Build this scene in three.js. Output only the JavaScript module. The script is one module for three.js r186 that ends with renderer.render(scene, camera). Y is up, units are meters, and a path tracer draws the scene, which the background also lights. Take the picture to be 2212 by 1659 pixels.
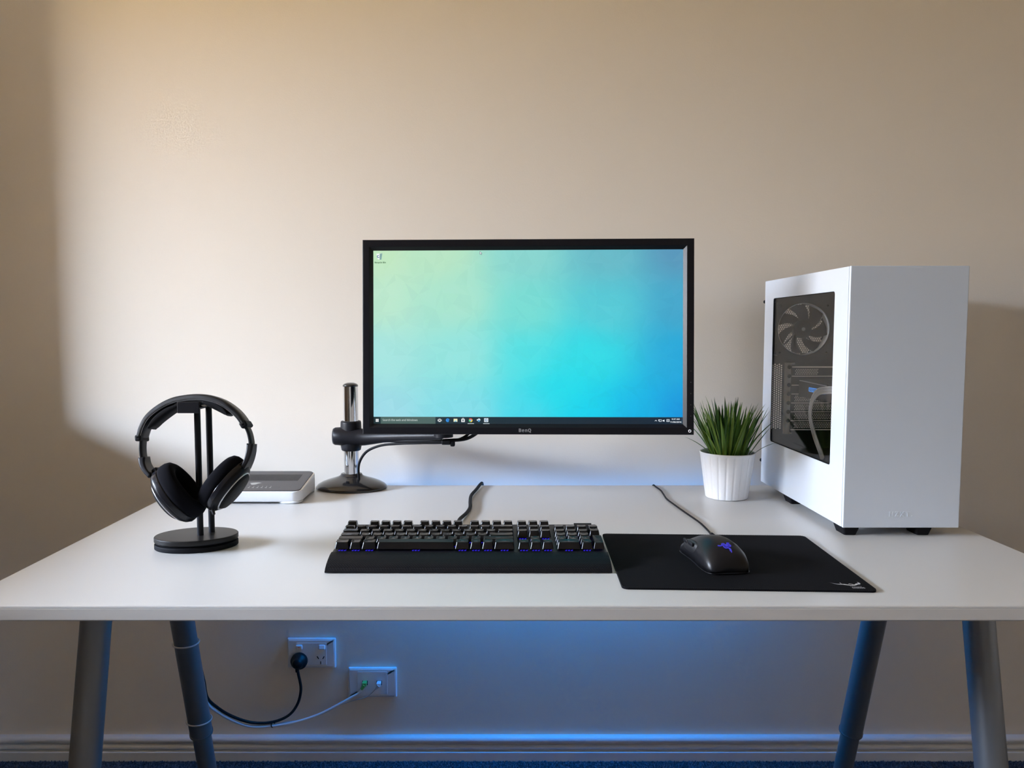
import * as THREE from 'three';
import { RoundedBoxGeometry } from 'three/addons/geometries/RoundedBoxGeometry.js';
import { TextGeometry } from 'three/addons/geometries/TextGeometry.js';
import { FontLoader } from 'three/addons/loaders/FontLoader.js';
import { mergeGeometries } from 'three/addons/utils/BufferGeometryUtils.js';
import { RectAreaLightUniformsLib } from 'three/addons/lights/RectAreaLightUniformsLib.js';

// ---------------------------------------------------------------- camera, light, exposure
const EYE = 1.0657, WALL = -1.853, DESK = 0.70;
const scene = new THREE.Scene();
const camera = new THREE.PerspectiveCamera(2 * Math.atan(829.5 / 1661) * 180 / Math.PI, 2212 / 1659, 0.05, 30);
camera.position.set(0, EYE, 0);
camera.rotation.x = -Math.atan((829.5 - 714) / 1661);
camera.setViewOffset(2212, 1659, 36, 0, 2212, 1659);      // the phone's lens sits a little off centre
camera.updateProjectionMatrix();
const renderer = new THREE.WebGLRenderer({ antialias: true });
renderer.toneMapping = THREE.LinearToneMapping;
renderer.toneMappingExposure = 1.0;
renderer.shadowMap.enabled = true;
RectAreaLightUniformsLib.init();

// the overcast sky outside the window
{
  const W = 64, H = 32, d = new Float32Array(W * H * 4);
  for (let y = 0; y < H; y++) for (let x = 0; x < W; x++) {
    const e = Math.max(0, ((y + 0.5) / H - 0.5) * 2), o = (y * W + x) * 4;
    d[o] = 1.35 - 0.35 * e; d[o + 1] = 1.45 - 0.3 * e; d[o + 2] = 1.6 - 0.15 * e; d[o + 3] = 1;
  }
  const t = new THREE.DataTexture(d, W, H, THREE.RGBAFormat, THREE.FloatType);
  t.mapping = THREE.EquirectangularReflectionMapping; t.magFilter = THREE.LinearFilter; t.needsUpdate = true;
  scene.background = t;
}
// daylight through the window in the wall beside the desk: overcast sky above a timber fence, and the warm light that the fence throws back
const WIN = { x: -3.0, z0: -1.52, z1: 0.05, y0: 1.04, y1: 1.82 };
function daylight(name, r, g, b, power, y0, y1) {
  const l = new THREE.RectAreaLight(new THREE.Color(r, g, b), power, 6.4, y1 - y0);
  l.name = name; l.position.set(WIN.x - 1.35, (y0 + y1) / 2, -0.4); l.lookAt(5, (y0 + y1) / 2, -0.4); scene.add(l);
}
daylight('sky_light', 0.83, 0.99, 1.26, 174, 1.72, 2.5);
daylight('fence_light', 1.0, 0.73, 0.34, 32, 0.2, 1.7);
const LED = { x0: -0.30, x1: 0.62, y: 0.6755, z: -1.7965, tilt: 0.12 };
const LED_POWER = 290, LED_COLOR = new THREE.Color(0.001, 0.29, 1.0);
const SCREEN_GLOW = 0.98;

// ---------------------------------------------------------------- helpers
let seed = 7;
const rnd = () => { seed = (seed + 0x6d2b79f5) | 0; let t = Math.imul(seed ^ (seed >>> 15), 1 | seed); t = (t + Math.imul(t ^ (t >>> 7), 61 | t)) ^ t; return ((t ^ (t >>> 14)) >>> 0) / 4294967296; };
const rr = (a, b) => a + (b - a) * rnd();
const V = (x, y, z) => new THREE.Vector3(x, y, z);
const used = {};
function numbered(n) { const k = used[n] = (used[n] ?? -1) + 1; return k ? `${n}_${String(k).padStart(3, '0')}` : n; }
function tag(o, label, category, group, kind) {
  o.userData.label = label; o.userData.category = category;
  if (group) o.userData.group = group;
  if (kind) o.userData.kind = kind;
  return o;
}
function thing(name, label, category, [x, y, z] = [0, 0, 0], turn = 0, group) {
  const o = new THREE.Group(); o.name = numbered(name); scene.add(o);
  o.position.set(x, y, z); o.rotation.y = turn;
  return tag(o, label, category, group);
}
function obj(name, geo, mat, parent = scene, label) {
  const g = Array.isArray(geo) ? join(geo) : geo;
  const m = new THREE.Mesh(g, mat); m.name = parent === scene ? numbered(name) : name;
  m.castShadow = m.receiveShadow = true;
  if (label) m.userData.label = label;
  parent.add(m); return m;
}
function join(list) {
  const clean = list.map((g) => { const h = g.index ? g.toNonIndexed() : g.clone(); for (const k of Object.keys(h.attributes)) if (!['position', 'normal', 'uv'].includes(k)) h.deleteAttribute(k); if (!h.attributes.uv) h.setAttribute('uv', new THREE.BufferAttribute(new Float32Array(h.attributes.position.count * 2), 2)); return h; });
  return mergeGeometries(clean, false);
}
const at = (g, x, y, z, rx = 0, ry = 0, rz = 0) => { if (rx) g.rotateX(rx); if (ry) g.rotateY(ry); if (rz) g.rotateZ(rz); return g.translate(x, y, z); };
const box = (w, h, d, x = 0, y = 0, z = 0) => at(new THREE.BoxGeometry(w, h, d), x, y, z);
const rbox = (w, h, d, r, x = 0, y = 0, z = 0, s = 2) => at(new RoundedBoxGeometry(w, h, d, s, r), x, y, z);
const cyl = (r0, r1, h, x = 0, y = 0, z = 0, s = 32) => at(new THREE.CylinderGeometry(r1, r0, h, s), x, y, z);
const lathe = (pts, s = 48) => new THREE.LatheGeometry(pts.map(([r, y]) => new THREE.Vector2(r, y)), s);
const tube = (pts, r, n = 60, k = 10, closed = false) => new THREE.TubeGeometry(new THREE.CatmullRomCurve3(pts.map((p) => V(...p)), closed), n, r, k, closed);
function rod(a, b, r0, r1 = r0, s = 28) {              // tapered round bar from a to b
  const A = V(...a), B = V(...b), g = new THREE.CylinderGeometry(r1, r0, A.distanceTo(B), s);
  g.applyQuaternion(new THREE.Quaternion().setFromUnitVectors(V(0, 1, 0), B.clone().sub(A).normalize()));
  return g.translate((A.x + B.x) / 2, (A.y + B.y) / 2, (A.z + B.z) / 2);
}
// rings of equally many points joined into a skin; caps close the ends
function skin(rings, { closed = true, cap0 = true, cap1 = true, flat = false } = {}) {
  const n = rings[0].length, p = [], idx = [], uv = [];
  rings.forEach((r, i) => r.forEach((q, j) => { p.push(...q); uv.push(j / n, i / (rings.length - 1)); }));
  const m = closed ? n : n - 1;
  for (let i = 0; i + 1 < rings.length; i++) for (let j = 0; j < m; j++) {
    const a = i * n + j, b = i * n + (j + 1) % n, c = a + n, d = b + n; idx.push(a, b, d, a, d, c);
  }
  const cap = (i, flip) => { const c = [0, 0, 0]; rings[i].forEach((q) => q.forEach((v, k) => { c[k] += v / n; })); const k = p.length / 3; p.push(...c); uv.push(0.5, 0.5);
    for (let j = 0; j < n; j++) { const a = i * n + j, b = i * n + (j + 1) % n; flip ? idx.push(k, b, a) : idx.push(k, a, b); } };
  if (cap0) cap(0, true);
  if (cap1) cap(rings.length - 1, false);
  let g = new THREE.BufferGeometry();
  g.setAttribute('position', new THREE.Float32BufferAttribute(p, 3));
  g.setAttribute('uv', new THREE.Float32BufferAttribute(uv, 2));
  g.setIndex(idx);
  if (flat) g = g.toNonIndexed();
  g.computeVertexNormals(); return g;
}
// rounded rectangle loop in x and z, counter-clockwise seen from above
function loop(w, d, r, k = 4) {
  const out = [];
  for (const [sx, sz, a0] of [[1, -1, -90], [1, 1, 0], [-1, 1, 90], [-1, -1, 180]])
    for (let i = 0; i <= k; i++) { const a = (a0 + 90 * i / k) * Math.PI / 180; out.push([sx * (w / 2 - r) + r * Math.cos(a), sz * (d / 2 - r) + r * Math.sin(a)]); }
  return out.reverse();
}
function rrShape(w, h, r, x = 0, y = 0) {
  const s = new THREE.Shape(), a = x - w / 2, b = y - h / 2, c = x + w / 2, d = y + h / 2;
  s.moveTo(a + r, b); s.lineTo(c - r, b); s.absarc(c - r, b + r, r, -Math.PI / 2, 0); s.lineTo(c, d - r); s.absarc(c - r, d - r, r, 0, Math.PI / 2);
  s.lineTo(a + r, d); s.absarc(a + r, d - r, r, Math.PI / 2, Math.PI); s.lineTo(a, b + r); s.absarc(a + r, b + r, r, Math.PI, 1.5 * Math.PI);
  return s;
}
const extrude = (shape, depth, bevel = 0, seg = 6) => new THREE.ExtrudeGeometry(shape, { depth: depth - 2 * bevel, bevelEnabled: bevel > 0, bevelSize: bevel, bevelThickness: bevel, bevelOffset: -bevel, bevelSegments: 2, curveSegments: seg }).translate(0, 0, bevel);
// frame round a rectangle: profile of (inset, z) carried round with mitred corners
function rectFrame(w, h, profile) {
  const geos = [];
  for (let i = 0; i + 1 < profile.length; i++) {
    const [i0, z0] = profile[i], [i1, z1] = profile[i + 1];
    const c = (k, z) => [[-w / 2 + k, -h / 2 + k, z], [w / 2 - k, -h / 2 + k, z], [w / 2 - k, h / 2 - k, z], [-w / 2 + k, h / 2 - k, z]];
    const A = c(i0, z0), B = c(i1, z1), p = [];
    for (let j = 0; j < 4; j++) { const k = (j + 1) % 4; p.push(...A[j], ...A[k], ...B[k], ...A[j], ...B[k], ...B[j]); }
    const g = new THREE.BufferGeometry(); g.setAttribute('position', new THREE.Float32BufferAttribute(p, 3)); g.computeVertexNormals(); geos.push(g);
  }
  return join(geos);
}
function canvas(w, h, draw) {
  const c = document.createElement('canvas'); c.width = w; c.height = h; draw(c.getContext('2d'), w, h);
  const t = new THREE.CanvasTexture(c); t.colorSpace = THREE.SRGBColorSpace; t.anisotropy = 8; return t;
}
// tileable value noise as a texture
function noiseTexture(n, octaves, shape = (v) => v, color = false) {
  const acc = new Float32Array(n * n); let total = 0;
  for (const [cells, amp] of octaves) {
    const g = Float32Array.from({ length: cells * cells }, rnd); total += amp;
    for (let y = 0; y < n; y++) for (let x = 0; x < n; x++) {
      const fx = x / n * cells, fy = y / n * cells, ix = Math.floor(fx), iy = Math.floor(fy), s = (t) => t * t * (3 - 2 * t), u = s(fx - ix), v = s(fy - iy), G = (a, b) => g[(b % cells) * cells + a % cells];
      acc[y * n + x] += amp * ((G(ix, iy) * (1 - u) + G(ix + 1, iy) * u) * (1 - v) + (G(ix, iy + 1) * (1 - u) + G(ix + 1, iy + 1) * u) * v);
    }
  }
  const d = new Uint8Array(n * n * 4);
  for (let i = 0; i < n * n; i++) { const c = shape(acc[i] / total); const q = Array.isArray(c) ? c : [c, c, c]; for (let k = 0; k < 3; k++) d[i * 4 + k] = Math.max(0, Math.min(255, q[k] * 255)); d[i * 4 + 3] = 255; }
  const t = new THREE.DataTexture(d, n, n); t.wrapS = t.wrapT = THREE.RepeatWrapping; t.magFilter = THREE.LinearFilter; if (color) t.colorSpace = THREE.SRGBColorSpace; t.needsUpdate = true; return t;
}
const rep = (t, u, v) => { const c = t.clone(); c.repeat.set(u, v); c.needsUpdate = true; return c; };
// uv in metres by the axis each face looks along
function planar(g) {
  const h = g.index ? g.toNonIndexed() : g, p = h.attributes.position, n = h.attributes.normal, uv = new Float32Array(p.count * 2);
  for (let i = 0; i < p.count; i++) { const ax = Math.abs(n.getX(i)), ay = Math.abs(n.getY(i)), az = Math.abs(n.getZ(i));
    const [a, b] = ay >= ax && ay >= az ? [p.getX(i), p.getZ(i)] : ax >= az ? [p.getZ(i), p.getY(i)] : [p.getX(i), p.getY(i)]; uv[2 * i] = a; uv[2 * i + 1] = b; }
  h.setAttribute('uv', new THREE.BufferAttribute(uv, 2)); return h;
}
const font = await new FontLoader().loadAsync('fonts/droid/droid_sans_bold.typeface.json');
function text(str, size, depth, spacing = 0) {
  const geos = []; let x = 0;
  for (const ch of str) { if (ch === ' ') { x += size * 0.4; continue; } const g = new TextGeometry(ch, { font, size, depth, curveSegments: 6, bevelEnabled: false }); g.computeBoundingBox(); const w = g.boundingBox.max.x; geos.push(g.translate(x, 0, 0)); x += w + size * 0.1 + spacing; }
  const g = join(geos); g.computeBoundingBox(); const c = g.boundingBox.getCenter(V()); return g.translate(-c.x, -c.y, 0);
}

// ---------------------------------------------------------------- materials
const std = (c, rough, extra = {}) => new THREE.MeshStandardMaterial({ color: new THREE.Color().setRGB(...c), roughness: rough, ...extra });
const phys = (c, rough, extra = {}) => new THREE.MeshPhysicalMaterial({ color: new THREE.Color().setRGB(...c), roughness: rough, ...extra });
const peel = noiseTexture(512, [[96, 1], [190, 0.8], [24, 0.5]]);
const grain = noiseTexture(512, [[256, 1], [128, 0.6]]);
const WALL_C = [0.755, 0.69, 0.605];
const M = {
  wall: std(WALL_C, 0.75, { bumpMap: rep(peel, 4, 4), bumpScale: 0.00014 }),
  ceiling: std([0.80, 0.77, 0.72], 0.9),
  trim: std([0.70, 0.71, 0.73], 0.35),
  desk: std([0.61, 0.602, 0.59], 0.33, { bumpMap: rep(grain, 8, 8), bumpScale: 0.00006 }),
  edge: std([0.78, 0.75, 0.72], 0.45),
  silver: std([0.21, 0.22, 0.24], 0.42, { metalness: 0.5 }),
  dark: phys([0.009, 0.009, 0.012], 0.42, { specularIntensity: 0.4 }),
  matte: phys([0.005, 0.005, 0.007], 0.6, { specularIntensity: 0.3 }),
  soft: phys([0.004, 0.004, 0.006], 0.85, { specularIntensity: 0.2 }),
  leather: phys([0.006, 0.006, 0.008], 0.30, { specularIntensity: 0.32, bumpMap: rep(grain, 6, 6), bumpScale: 0.0002 }),
  velour: phys([0.004, 0.004, 0.006], 0.95, { specularIntensity: 0.15, sheen: 0.12, sheenRoughness: 0.6, sheenColor: new THREE.Color(0.2, 0.2, 0.26) }),
  gloss: phys([0.016, 0.015, 0.016], 0.2, { clearcoat: 0.5, clearcoatRoughness: 0.06 }),
  chrome: std([0.72, 0.73, 0.75], 0.06, { metalness: 1 }),
  bezel: phys([0.006, 0.006, 0.009], 0.38, { specularIntensity: 0.5, bumpMap: rep(grain, 12, 12), bumpScale: 0.00008 }),
  grey: std([0.35, 0.36, 0.38], 0.4),
  white: std([0.80, 0.81, 0.83], 0.35),
  case: phys([0.62, 0.665, 0.73], 0.42, { clearcoat: 1, clearcoatRoughness: 0.05 }),
  casefront: std([0.64, 0.70, 0.79], 0.38),
  inside: std([0.022, 0.022, 0.024], 0.55),
  print: std([0.62, 0.62, 0.62], 0.6),
  rubber: phys([0.006, 0.006, 0.008], 0.7, { specularIntensity: 0.3 }),
};
const blueGlow = new THREE.MeshStandardMaterial({ color: 0x05061a, emissive: new THREE.Color(0.035, 0.02, 1.0), emissiveIntensity: 0.75, roughness: 0.5 });

// ---------------------------------------------------------------- the room
const ROOM = { x0: WIN.x, x1: 3.0, z0: WALL, z1: 3.6, h: 2.5 }, TH = 0.12, NIB = 0.18;
const struct = (name, geo, mat, label, category) => { const m = obj(name, geo, mat); return tag(m, label, category, null, 'structure'); };
const midX = (ROOM.x0 + ROOM.x1) / 2, midZ = (ROOM.z0 + ROOM.z1) / 2, lenX = ROOM.x1 - ROOM.x0, lenZ = ROOM.z1 - ROOM.z0;
struct('wall_back', planar(box(lenX + 2 * TH, ROOM.h, TH, midX, ROOM.h / 2, ROOM.z0 - TH / 2)), M.wall, 'plain beige painted wall behind the desk', 'wall');
struct('wall_front', planar(box(lenX + 2 * TH, ROOM.h, TH, midX, ROOM.h / 2, ROOM.z1 + TH / 2)), M.wall, 'beige painted wall facing the desk from across the room', 'wall');
struct('wall_right', planar(box(TH, ROOM.h, lenZ, ROOM.x1 + TH / 2, ROOM.h / 2, midZ)), M.wall, 'beige painted side wall opposite the window', 'wall');
{
  const x = ROOM.x0 - TH / 2, g = [];
  g.push(box(TH, WIN.y0, lenZ, x, WIN.y0 / 2, midZ), box(TH, ROOM.h - WIN.y1, lenZ, x, (ROOM.h + WIN.y1) / 2, midZ));
  g.push(box(TH, WIN.y1 - WIN.y0, WIN.z0 - ROOM.z0, x, (WIN.y0 + WIN.y1) / 2, (WIN.z0 + ROOM.z0) / 2), box(TH, WIN.y1 - WIN.y0, ROOM.z1 - WIN.z1, x, (WIN.y0 + WIN.y1) / 2, (ROOM.z1 + WIN.z1) / 2));
  struct('wall_left', planar(join(g)), M.wall, 'beige painted side wall with the window opening', 'wall');
  const w = thing('window_1', 'white framed window in the side wall that lets in the daylight', 'window', [WIN.x - TH / 2, 0, (WIN.z0 + WIN.z1) / 2]); w.userData.kind = 'structure';
  const H = WIN.y1 - WIN.y0, L = WIN.z1 - WIN.z0, y = (WIN.y0 + WIN.y1) / 2;
  obj('frame', [box(0.06, 0.05, L, 0, WIN.y0 + 0.025, 0), box(0.06, 0.05, L, 0, WIN.y1 - 0.025, 0), box(0.06, H, 0.05, 0, y, -L / 2 + 0.025), box(0.06, H, 0.05, 0, y, L / 2 - 0.025)], M.trim, w);
  obj('pane', box(0.004, H - 0.1, L - 0.1, -0.02, y, 0), phys([1, 1, 1], 0.02, { transmission: 1, ior: 1.5 }), w);
  obj('sill', rbox(0.10, 0.025, L + 0.08, 0.006, 0.09, WIN.y0 - 0.013, 0), M.trim, w);
}
struct('wall_nib', planar(box(0.16, ROOM.h, NIB, -1.33, ROOM.h / 2, WALL + NIB / 2)), M.wall, 'short return of the beige wall that shades the wall beside it', 'wall');
{
  // low cabinet beside the desk, out of the frame: it keeps the low light off the wall under the desk
  const t = thing('low_cabinet', 'low brown wooden cabinet against the beige wall beside the desk', 'cabinet', [-1.788, 0, -1.140]), wood = std([0.20, 0.13, 0.08], 0.5);
  obj('body', rbox(1.02, 0.905, 1.06, 0.004, 0, 0.4525, 0), wood, t); obj('top', rbox(1.036, 0.024, 1.062, 0.005, 0, 0.917, 0), wood, t);
  for (const s of [-1, 1]) { const d = obj('door', rbox(0.49, 0.80, 0.018, 0.004, s * 0.25, 0.43, 0.538), wood, t); obj('handle', rod([s * 0.05, 0.50, 0.565], [s * 0.05, 0.62, 0.565], 0.006), M.silver, d); }
}
struct('ceiling', box(lenX + 2 * TH, TH, lenZ + 2 * TH, midX, ROOM.h + TH / 2, midZ), M.ceiling, 'white painted ceiling above the desk', 'ceiling');
{
  const carpet = noiseTexture(512, [[256, 1], [120, 0.7], [40, 0.4]], (v) => { const k = 0.2 + 1.25 * Math.max(0, v - 0.2); return [0.30 * k + 0.02, 0.33 * k + 0.02, 0.40 * k + 0.03]; }, true);
  const pile = noiseTexture(512, [[256, 1], [128, 0.7]]);
  struct('floor', planar(box(lenX + 2 * TH, TH, lenZ + 2 * TH, midX, -TH / 2, midZ)), std([1, 1, 1], 0.95, { map: rep(carpet, 3, 3), bumpMap: rep(pile, 3, 3), bumpScale: 0.006 }), 'blue grey carpeted floor under the desk', 'floor');
  // carpet pile along the strip of floor that is in view
  const g = new THREE.ConeGeometry(0.0020, 0.0044, 4).translate(0, 0.0014, 0), n = 34000, inst = new THREE.InstancedMesh(g, std([1, 1, 1], 0.95), n), m = new THREE.Matrix4(), q = new THREE.Quaternion(), c = new THREE.Color();
  for (let i = 0; i < n; i++) {
    q.setFromEuler(new THREE.Euler(rr(-0.7, 0.7), rr(0, 6), rr(-0.7, 0.7)));
    m.compose(V(rr(-1.34, 1.5), 0, rr(-1.836, -1.70)), q, V(1, 1, 1).multiplyScalar(rr(0.7, 1.35))); inst.setMatrixAt(i, m);
    const k = rr(0.35, 1.3); inst.setColorAt(i, c.setRGB(0.075 * k, 0.09 * k, 0.135 * k));
  }
  inst.name = 'carpet_pile'; inst.castShadow = inst.receiveShadow = true; scene.add(inst);
  tag(inst, 'tufts of blue grey carpet pile along the foot of the wall', 'carpet', null, 'stuff');
}
// baseboard: flat foot, a small quirk and two round beads on top
function baseboard(len) {
  const s = new THREE.Shape(); const P = [[0, 0], [0.017, 0], [0.017, 0.0225], [0.0155, 0.024], [0.0125, 0.0245]];
  s.moveTo(...P[0]); P.slice(1).forEach((p) => s.lineTo(...p));
  for (const [y0, y1, r] of [[0.0265, 0.041, 0.0075], [0.0435, 0.061, 0.0085]]) for (let i = 0; i <= 10; i++) { const a = -Math.PI / 2 + Math.PI * i / 10; s.lineTo(0.0085 + r * Math.cos(a), (y0 + y1) / 2 + (y1 - y0) / 2 * Math.sin(a)); }
  s.lineTo(0, 0.061); s.closePath();
  return new THREE.ExtrudeGeometry(s, { depth: len, bevelEnabled: false });
}
struct('baseboard_back', at(baseboard(lenX), ROOM.x0, 0, ROOM.z0, 0, -Math.PI / 2, 0).translate(lenX, 0, 0), M.trim, 'white moulded baseboard with two beads along the beige wall', 'baseboard');

// ---------------------------------------------------------------- desk
const D = { x0: -0.7277, x1: 0.8716, z0: -1.802, z1: -1.0, t: 0.021 };
{
  const t = thing('desk', 'long white desk with grey metal trestle legs standing against the beige wall', 'desk');
  const s = rrShape(D.x1 - D.x0, D.z1 - D.z0, 0.006);
  const top = extrude(s, D.t, 0.0022, 4).rotateX(-Math.PI / 2).translate((D.x0 + D.x1) / 2, DESK - D.t, (D.z0 + D.z1) / 2);
  obj('tabletop', planar(top), M.desk, t);
  const ex = (D.x1 - D.x0) - 0.006, ez = (D.z1 - D.z0) - 0.006, cx = (D.x0 + D.x1) / 2, cz = (D.z0 + D.z1) / 2;
  obj('edge_band', [box(ex, D.t - 0.006, 0.0006, cx, DESK - D.t / 2 - 0.0008, D.z1 + 0.0002), box(0.0006, D.t - 0.006, ez, D.x0 - 0.0002, DESK - D.t / 2 - 0.0008, cz), box(0.0006, D.t - 0.006, ez, D.x1 + 0.0002, DESK - D.t / 2 - 0.0008, cz)], M.edge, t, 'greyer plastic edge band');
  const yt = DESK - D.t;
  const leg = (x, zt, zb) => {
    const A = [x, yt - 0.002, zt], L = (y) => [x, y, zt + (zb - zt) * (yt - y) / yt];
    const g = obj('leg', [rod(L(0.165), L(yt - 0.004), 0.0240), rod(L(0.1645), L(0.169), 0.0252)], M.silver, t);
    obj('lower_tube', rod(L(0.012), L(0.168), 0.0200), M.silver, g);
    obj('foot', rod(L(0.0), L(0.014), 0.0235), M.rubber, g);
    obj('mounting_plate', rbox(0.075, 0.006, 0.075, 0.002, x, yt - 0.004, zt), M.silver, g);
  };
  leg(-0.66, -1.262, -1.107); leg(-0.66, -1.517, -1.716); leg(0.80, -1.262, -1.117); leg(0.80, -1.52, -1.721);
}

// ---------------------------------------------------------------- led strip under the back edge of the desk
{
  const s = thing('led_strip', 'blue LED light strip stuck under the back edge of the white desk', 'light strip', [0, LED.y, LED.z]);
  s.rotation.x = LED.tilt;
  const l0 = LED.x1 - LED.x0, c = (LED.x0 + LED.x1) / 2;
  obj('tape', box(l0, 0.0008, 0.008, c, 0.0006, 0), M.white, s);
  const g = []; for (let i = 0; i < 56; i++) g.push(box(0.005, 0.0014, 0.005, LED.x0 + (i + 0.5) * l0 / 56, -0.0003, 0));
  obj('led', g, new THREE.MeshStandardMaterial({ color: 0x223355, emissive: LED_COLOR, emissiveIntensity: 1.5 }), s);
  const l = new THREE.RectAreaLight(LED_COLOR, LED_POWER, l0, 0.008); l.name = 'led_light'; l.position.set(c, -0.0016, 0); l.rotation.x = -Math.PI / 2; s.add(l);
  // the milky side of the strip that faces the wall
  obj('diffuser', box(l0, 0.004, 0.0012, c, 0.0046, -0.0088), new THREE.MeshStandardMaterial({ color: 0x223355, emissive: LED_COLOR, emissiveIntensity: 0.5 }), s);
  const b = new THREE.RectAreaLight(LED_COLOR, LED_POWER * 0.036, l0, 0.006); b.name = 'led_side_light'; b.position.set(c, 0.0046, -0.0100); s.add(b);
}

// ---------------------------------------------------------------- monitor
const MON = { x: 0.0615, y: 1.0535, z: -1.478, w: 0.636, h: 0.375 };
function screenPicture(c, W, H) {
  // wallpaper of flat triangles, green at one corner to blue at the other
  const ctl = [[0, 0, 196, 232, 192], [0.22, 0, 186, 230, 196], [0.5, 0, 138, 214, 208], [0.75, 0, 104, 186, 200], [1, 0, 88, 150, 186], [0, 0.3, 190, 234, 206], [0.28, 0.3, 172, 230, 206], [0.5, 0.35, 120, 222, 212], [0.75, 0.35, 86, 204, 216], [1, 0.35, 66, 166, 204],
    [0, 0.6, 166, 230, 226], [0.3, 0.6, 150, 230, 224], [0.5, 0.6, 78, 226, 230], [0.7, 0.6, 40, 222, 234], [1, 0.6, 26, 168, 222], [0, 0.95, 158, 220, 234], [0.3, 0.95, 134, 222, 234], [0.5, 0.95, 70, 218, 236], [0.7, 0.92, 0, 210, 240], [0.85, 0.95, 0, 182, 234], [1, 0.95, 0, 146, 222], [0.62, 0.8, 20, 222, 238]];
  const colour = (u, v) => { let s = 0, q = [0, 0, 0]; for (const [a, b, r, g, bl] of ctl) { const w = 1 / (0.02 + ((u - a) * 1.5) ** 2 + (v - b) ** 2) ** 2; s += w; q[0] += w * r; q[1] += w * g; q[2] += w * bl; } return q.map((x) => x / s); };
  const nx = 26, ny = 15, P = [];
  for (let j = 0; j <= ny; j++) for (let i = 0; i <= nx; i++) P.push([(i + (i % nx ? rr(-0.42, 0.42) : 0)) / nx * W, (j + (j % ny ? rr(-0.42, 0.42) : 0)) / ny * H]);
  for (let y = 0; y < H; y += 8) for (let x = 0; x < W; x += 8) { const k = colour((x + 4) / W, (y + 4) / H); c.fillStyle = `rgb(${k.map(Math.round)})`; c.fillRect(x, y, 8, 8); }
  for (let j = 0; j < ny; j++) for (let i = 0; i < nx; i++) {
    const a = j * (nx + 1) + i, q = [a, a + 1, a + nx + 1, a + nx + 2];
    for (const t of rnd() < 0.5 ? [[0, 1, 2], [1, 3, 2]] : [[0, 1, 3], [0, 3, 2]]) {
      const d = rr(-1, 1); c.fillStyle = d > 0 ? `rgba(255,255,255,${0.018 * d})` : `rgba(0,60,90,${-0.022 * d})`;
      c.beginPath(); t.forEach((k, n) => c[n ? 'lineTo' : 'moveTo'](...P[q[k]])); c.closePath(); c.fill();
    }
  }
  const s = W / 678;                        // units of the photographed screen
  c.save(); c.scale(s, s);
  // waste basket icon and its caption
  c.fillStyle = 'rgba(255,255,255,0.85)'; c.beginPath(); c.moveTo(7, 7); c.lineTo(20, 6); c.lineTo(18, 20); c.lineTo(10, 19); c.closePath(); c.fill();
  c.fillStyle = 'rgba(90,140,140,0.75)'; c.beginPath(); c.moveTo(14, 7); c.lineTo(20, 6); c.lineTo(18, 20); c.lineTo(14, 20); c.closePath(); c.fill();
  c.strokeStyle = '#2f5f9f'; c.lineWidth = 1.3; c.beginPath(); c.arc(11.2, 13, 2.3, 0.6, 5.2); c.stroke();
  c.fillStyle = '#23502f'; c.font = 'bold 4.6px sans-serif'; c.textAlign = 'center'; c.fillText('Recycle Bin', 15.5, 28);
  c.fillStyle = '#fff'; c.strokeStyle = '#335'; c.lineWidth = 0.5; c.beginPath(); c.moveTo(235, 3); c.lineTo(235, 9); c.lineTo(236.6, 7.6); c.lineTo(238, 10); c.lineTo(239, 9.4); c.lineTo(237.8, 7.2); c.lineTo(239.6, 7); c.closePath(); c.fill(); c.stroke();
  // task bar
  const T = 366; c.fillStyle = '#14292f'; c.fillRect(0, T, 678, 16); const gr = c.createLinearGradient(0, 0, 678, 0); gr.addColorStop(0, '#173036'); gr.addColorStop(1, '#0b2236'); c.fillStyle = gr; c.fillRect(0, T, 678, 16);
  c.fillStyle = '#4a6460'; c.fillRect(16, T, 121, 15.4);
  c.fillStyle = '#fff'; for (const [x, y] of [[0, 0], [3.4, 0], [0, 3.4], [3.4, 3.4]]) c.fillRect(5 + x, T + 4.6 + y, 3, 3);
  c.fillStyle = '#d6dedc'; c.font = '5.9px sans-serif'; c.textAlign = 'left'; c.fillText('Search the web and Windows', 20, T + 9.6);
  c.lineWidth = 1; c.fillStyle = '#fff'; c.fillRect(144, T + 4.2, 4.6, 6.6); c.fillRect(142, T + 5.4, 1.2, 4.2); c.fillRect(149.6, T + 5.4, 1.2, 4.2); c.fillStyle = '#1b2b30'; c.fillRect(145.2, T + 5.6, 2.2, 3.6);
  c.strokeStyle = '#2a93f0'; c.lineWidth = 2; c.beginPath(); c.arc(164, T + 7.2, 3, 0.7, 6.1); c.stroke(); c.beginPath(); c.moveTo(161.5, T + 7.3); c.lineTo(167, T + 7.3); c.stroke();
  c.fillStyle = '#f6efc0'; c.fillRect(177, T + 4, 8.4, 6.6); c.fillStyle = '#8fd0ea'; c.fillRect(179, T + 8, 4.4, 2.6);
  c.fillStyle = '#fff'; c.fillRect(194, T + 4.6, 7.6, 6.6); c.strokeStyle = '#fff'; c.lineWidth = 0.9; c.beginPath(); c.arc(197.8, T + 4.6, 2, Math.PI, 0); c.stroke(); c.fillStyle = '#24444c'; for (const [x, y] of [[0, 0], [2, 0], [0, 2], [2, 2]]) c.fillRect(196 + x, T + 6 + y, 1.6, 1.6);
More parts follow.
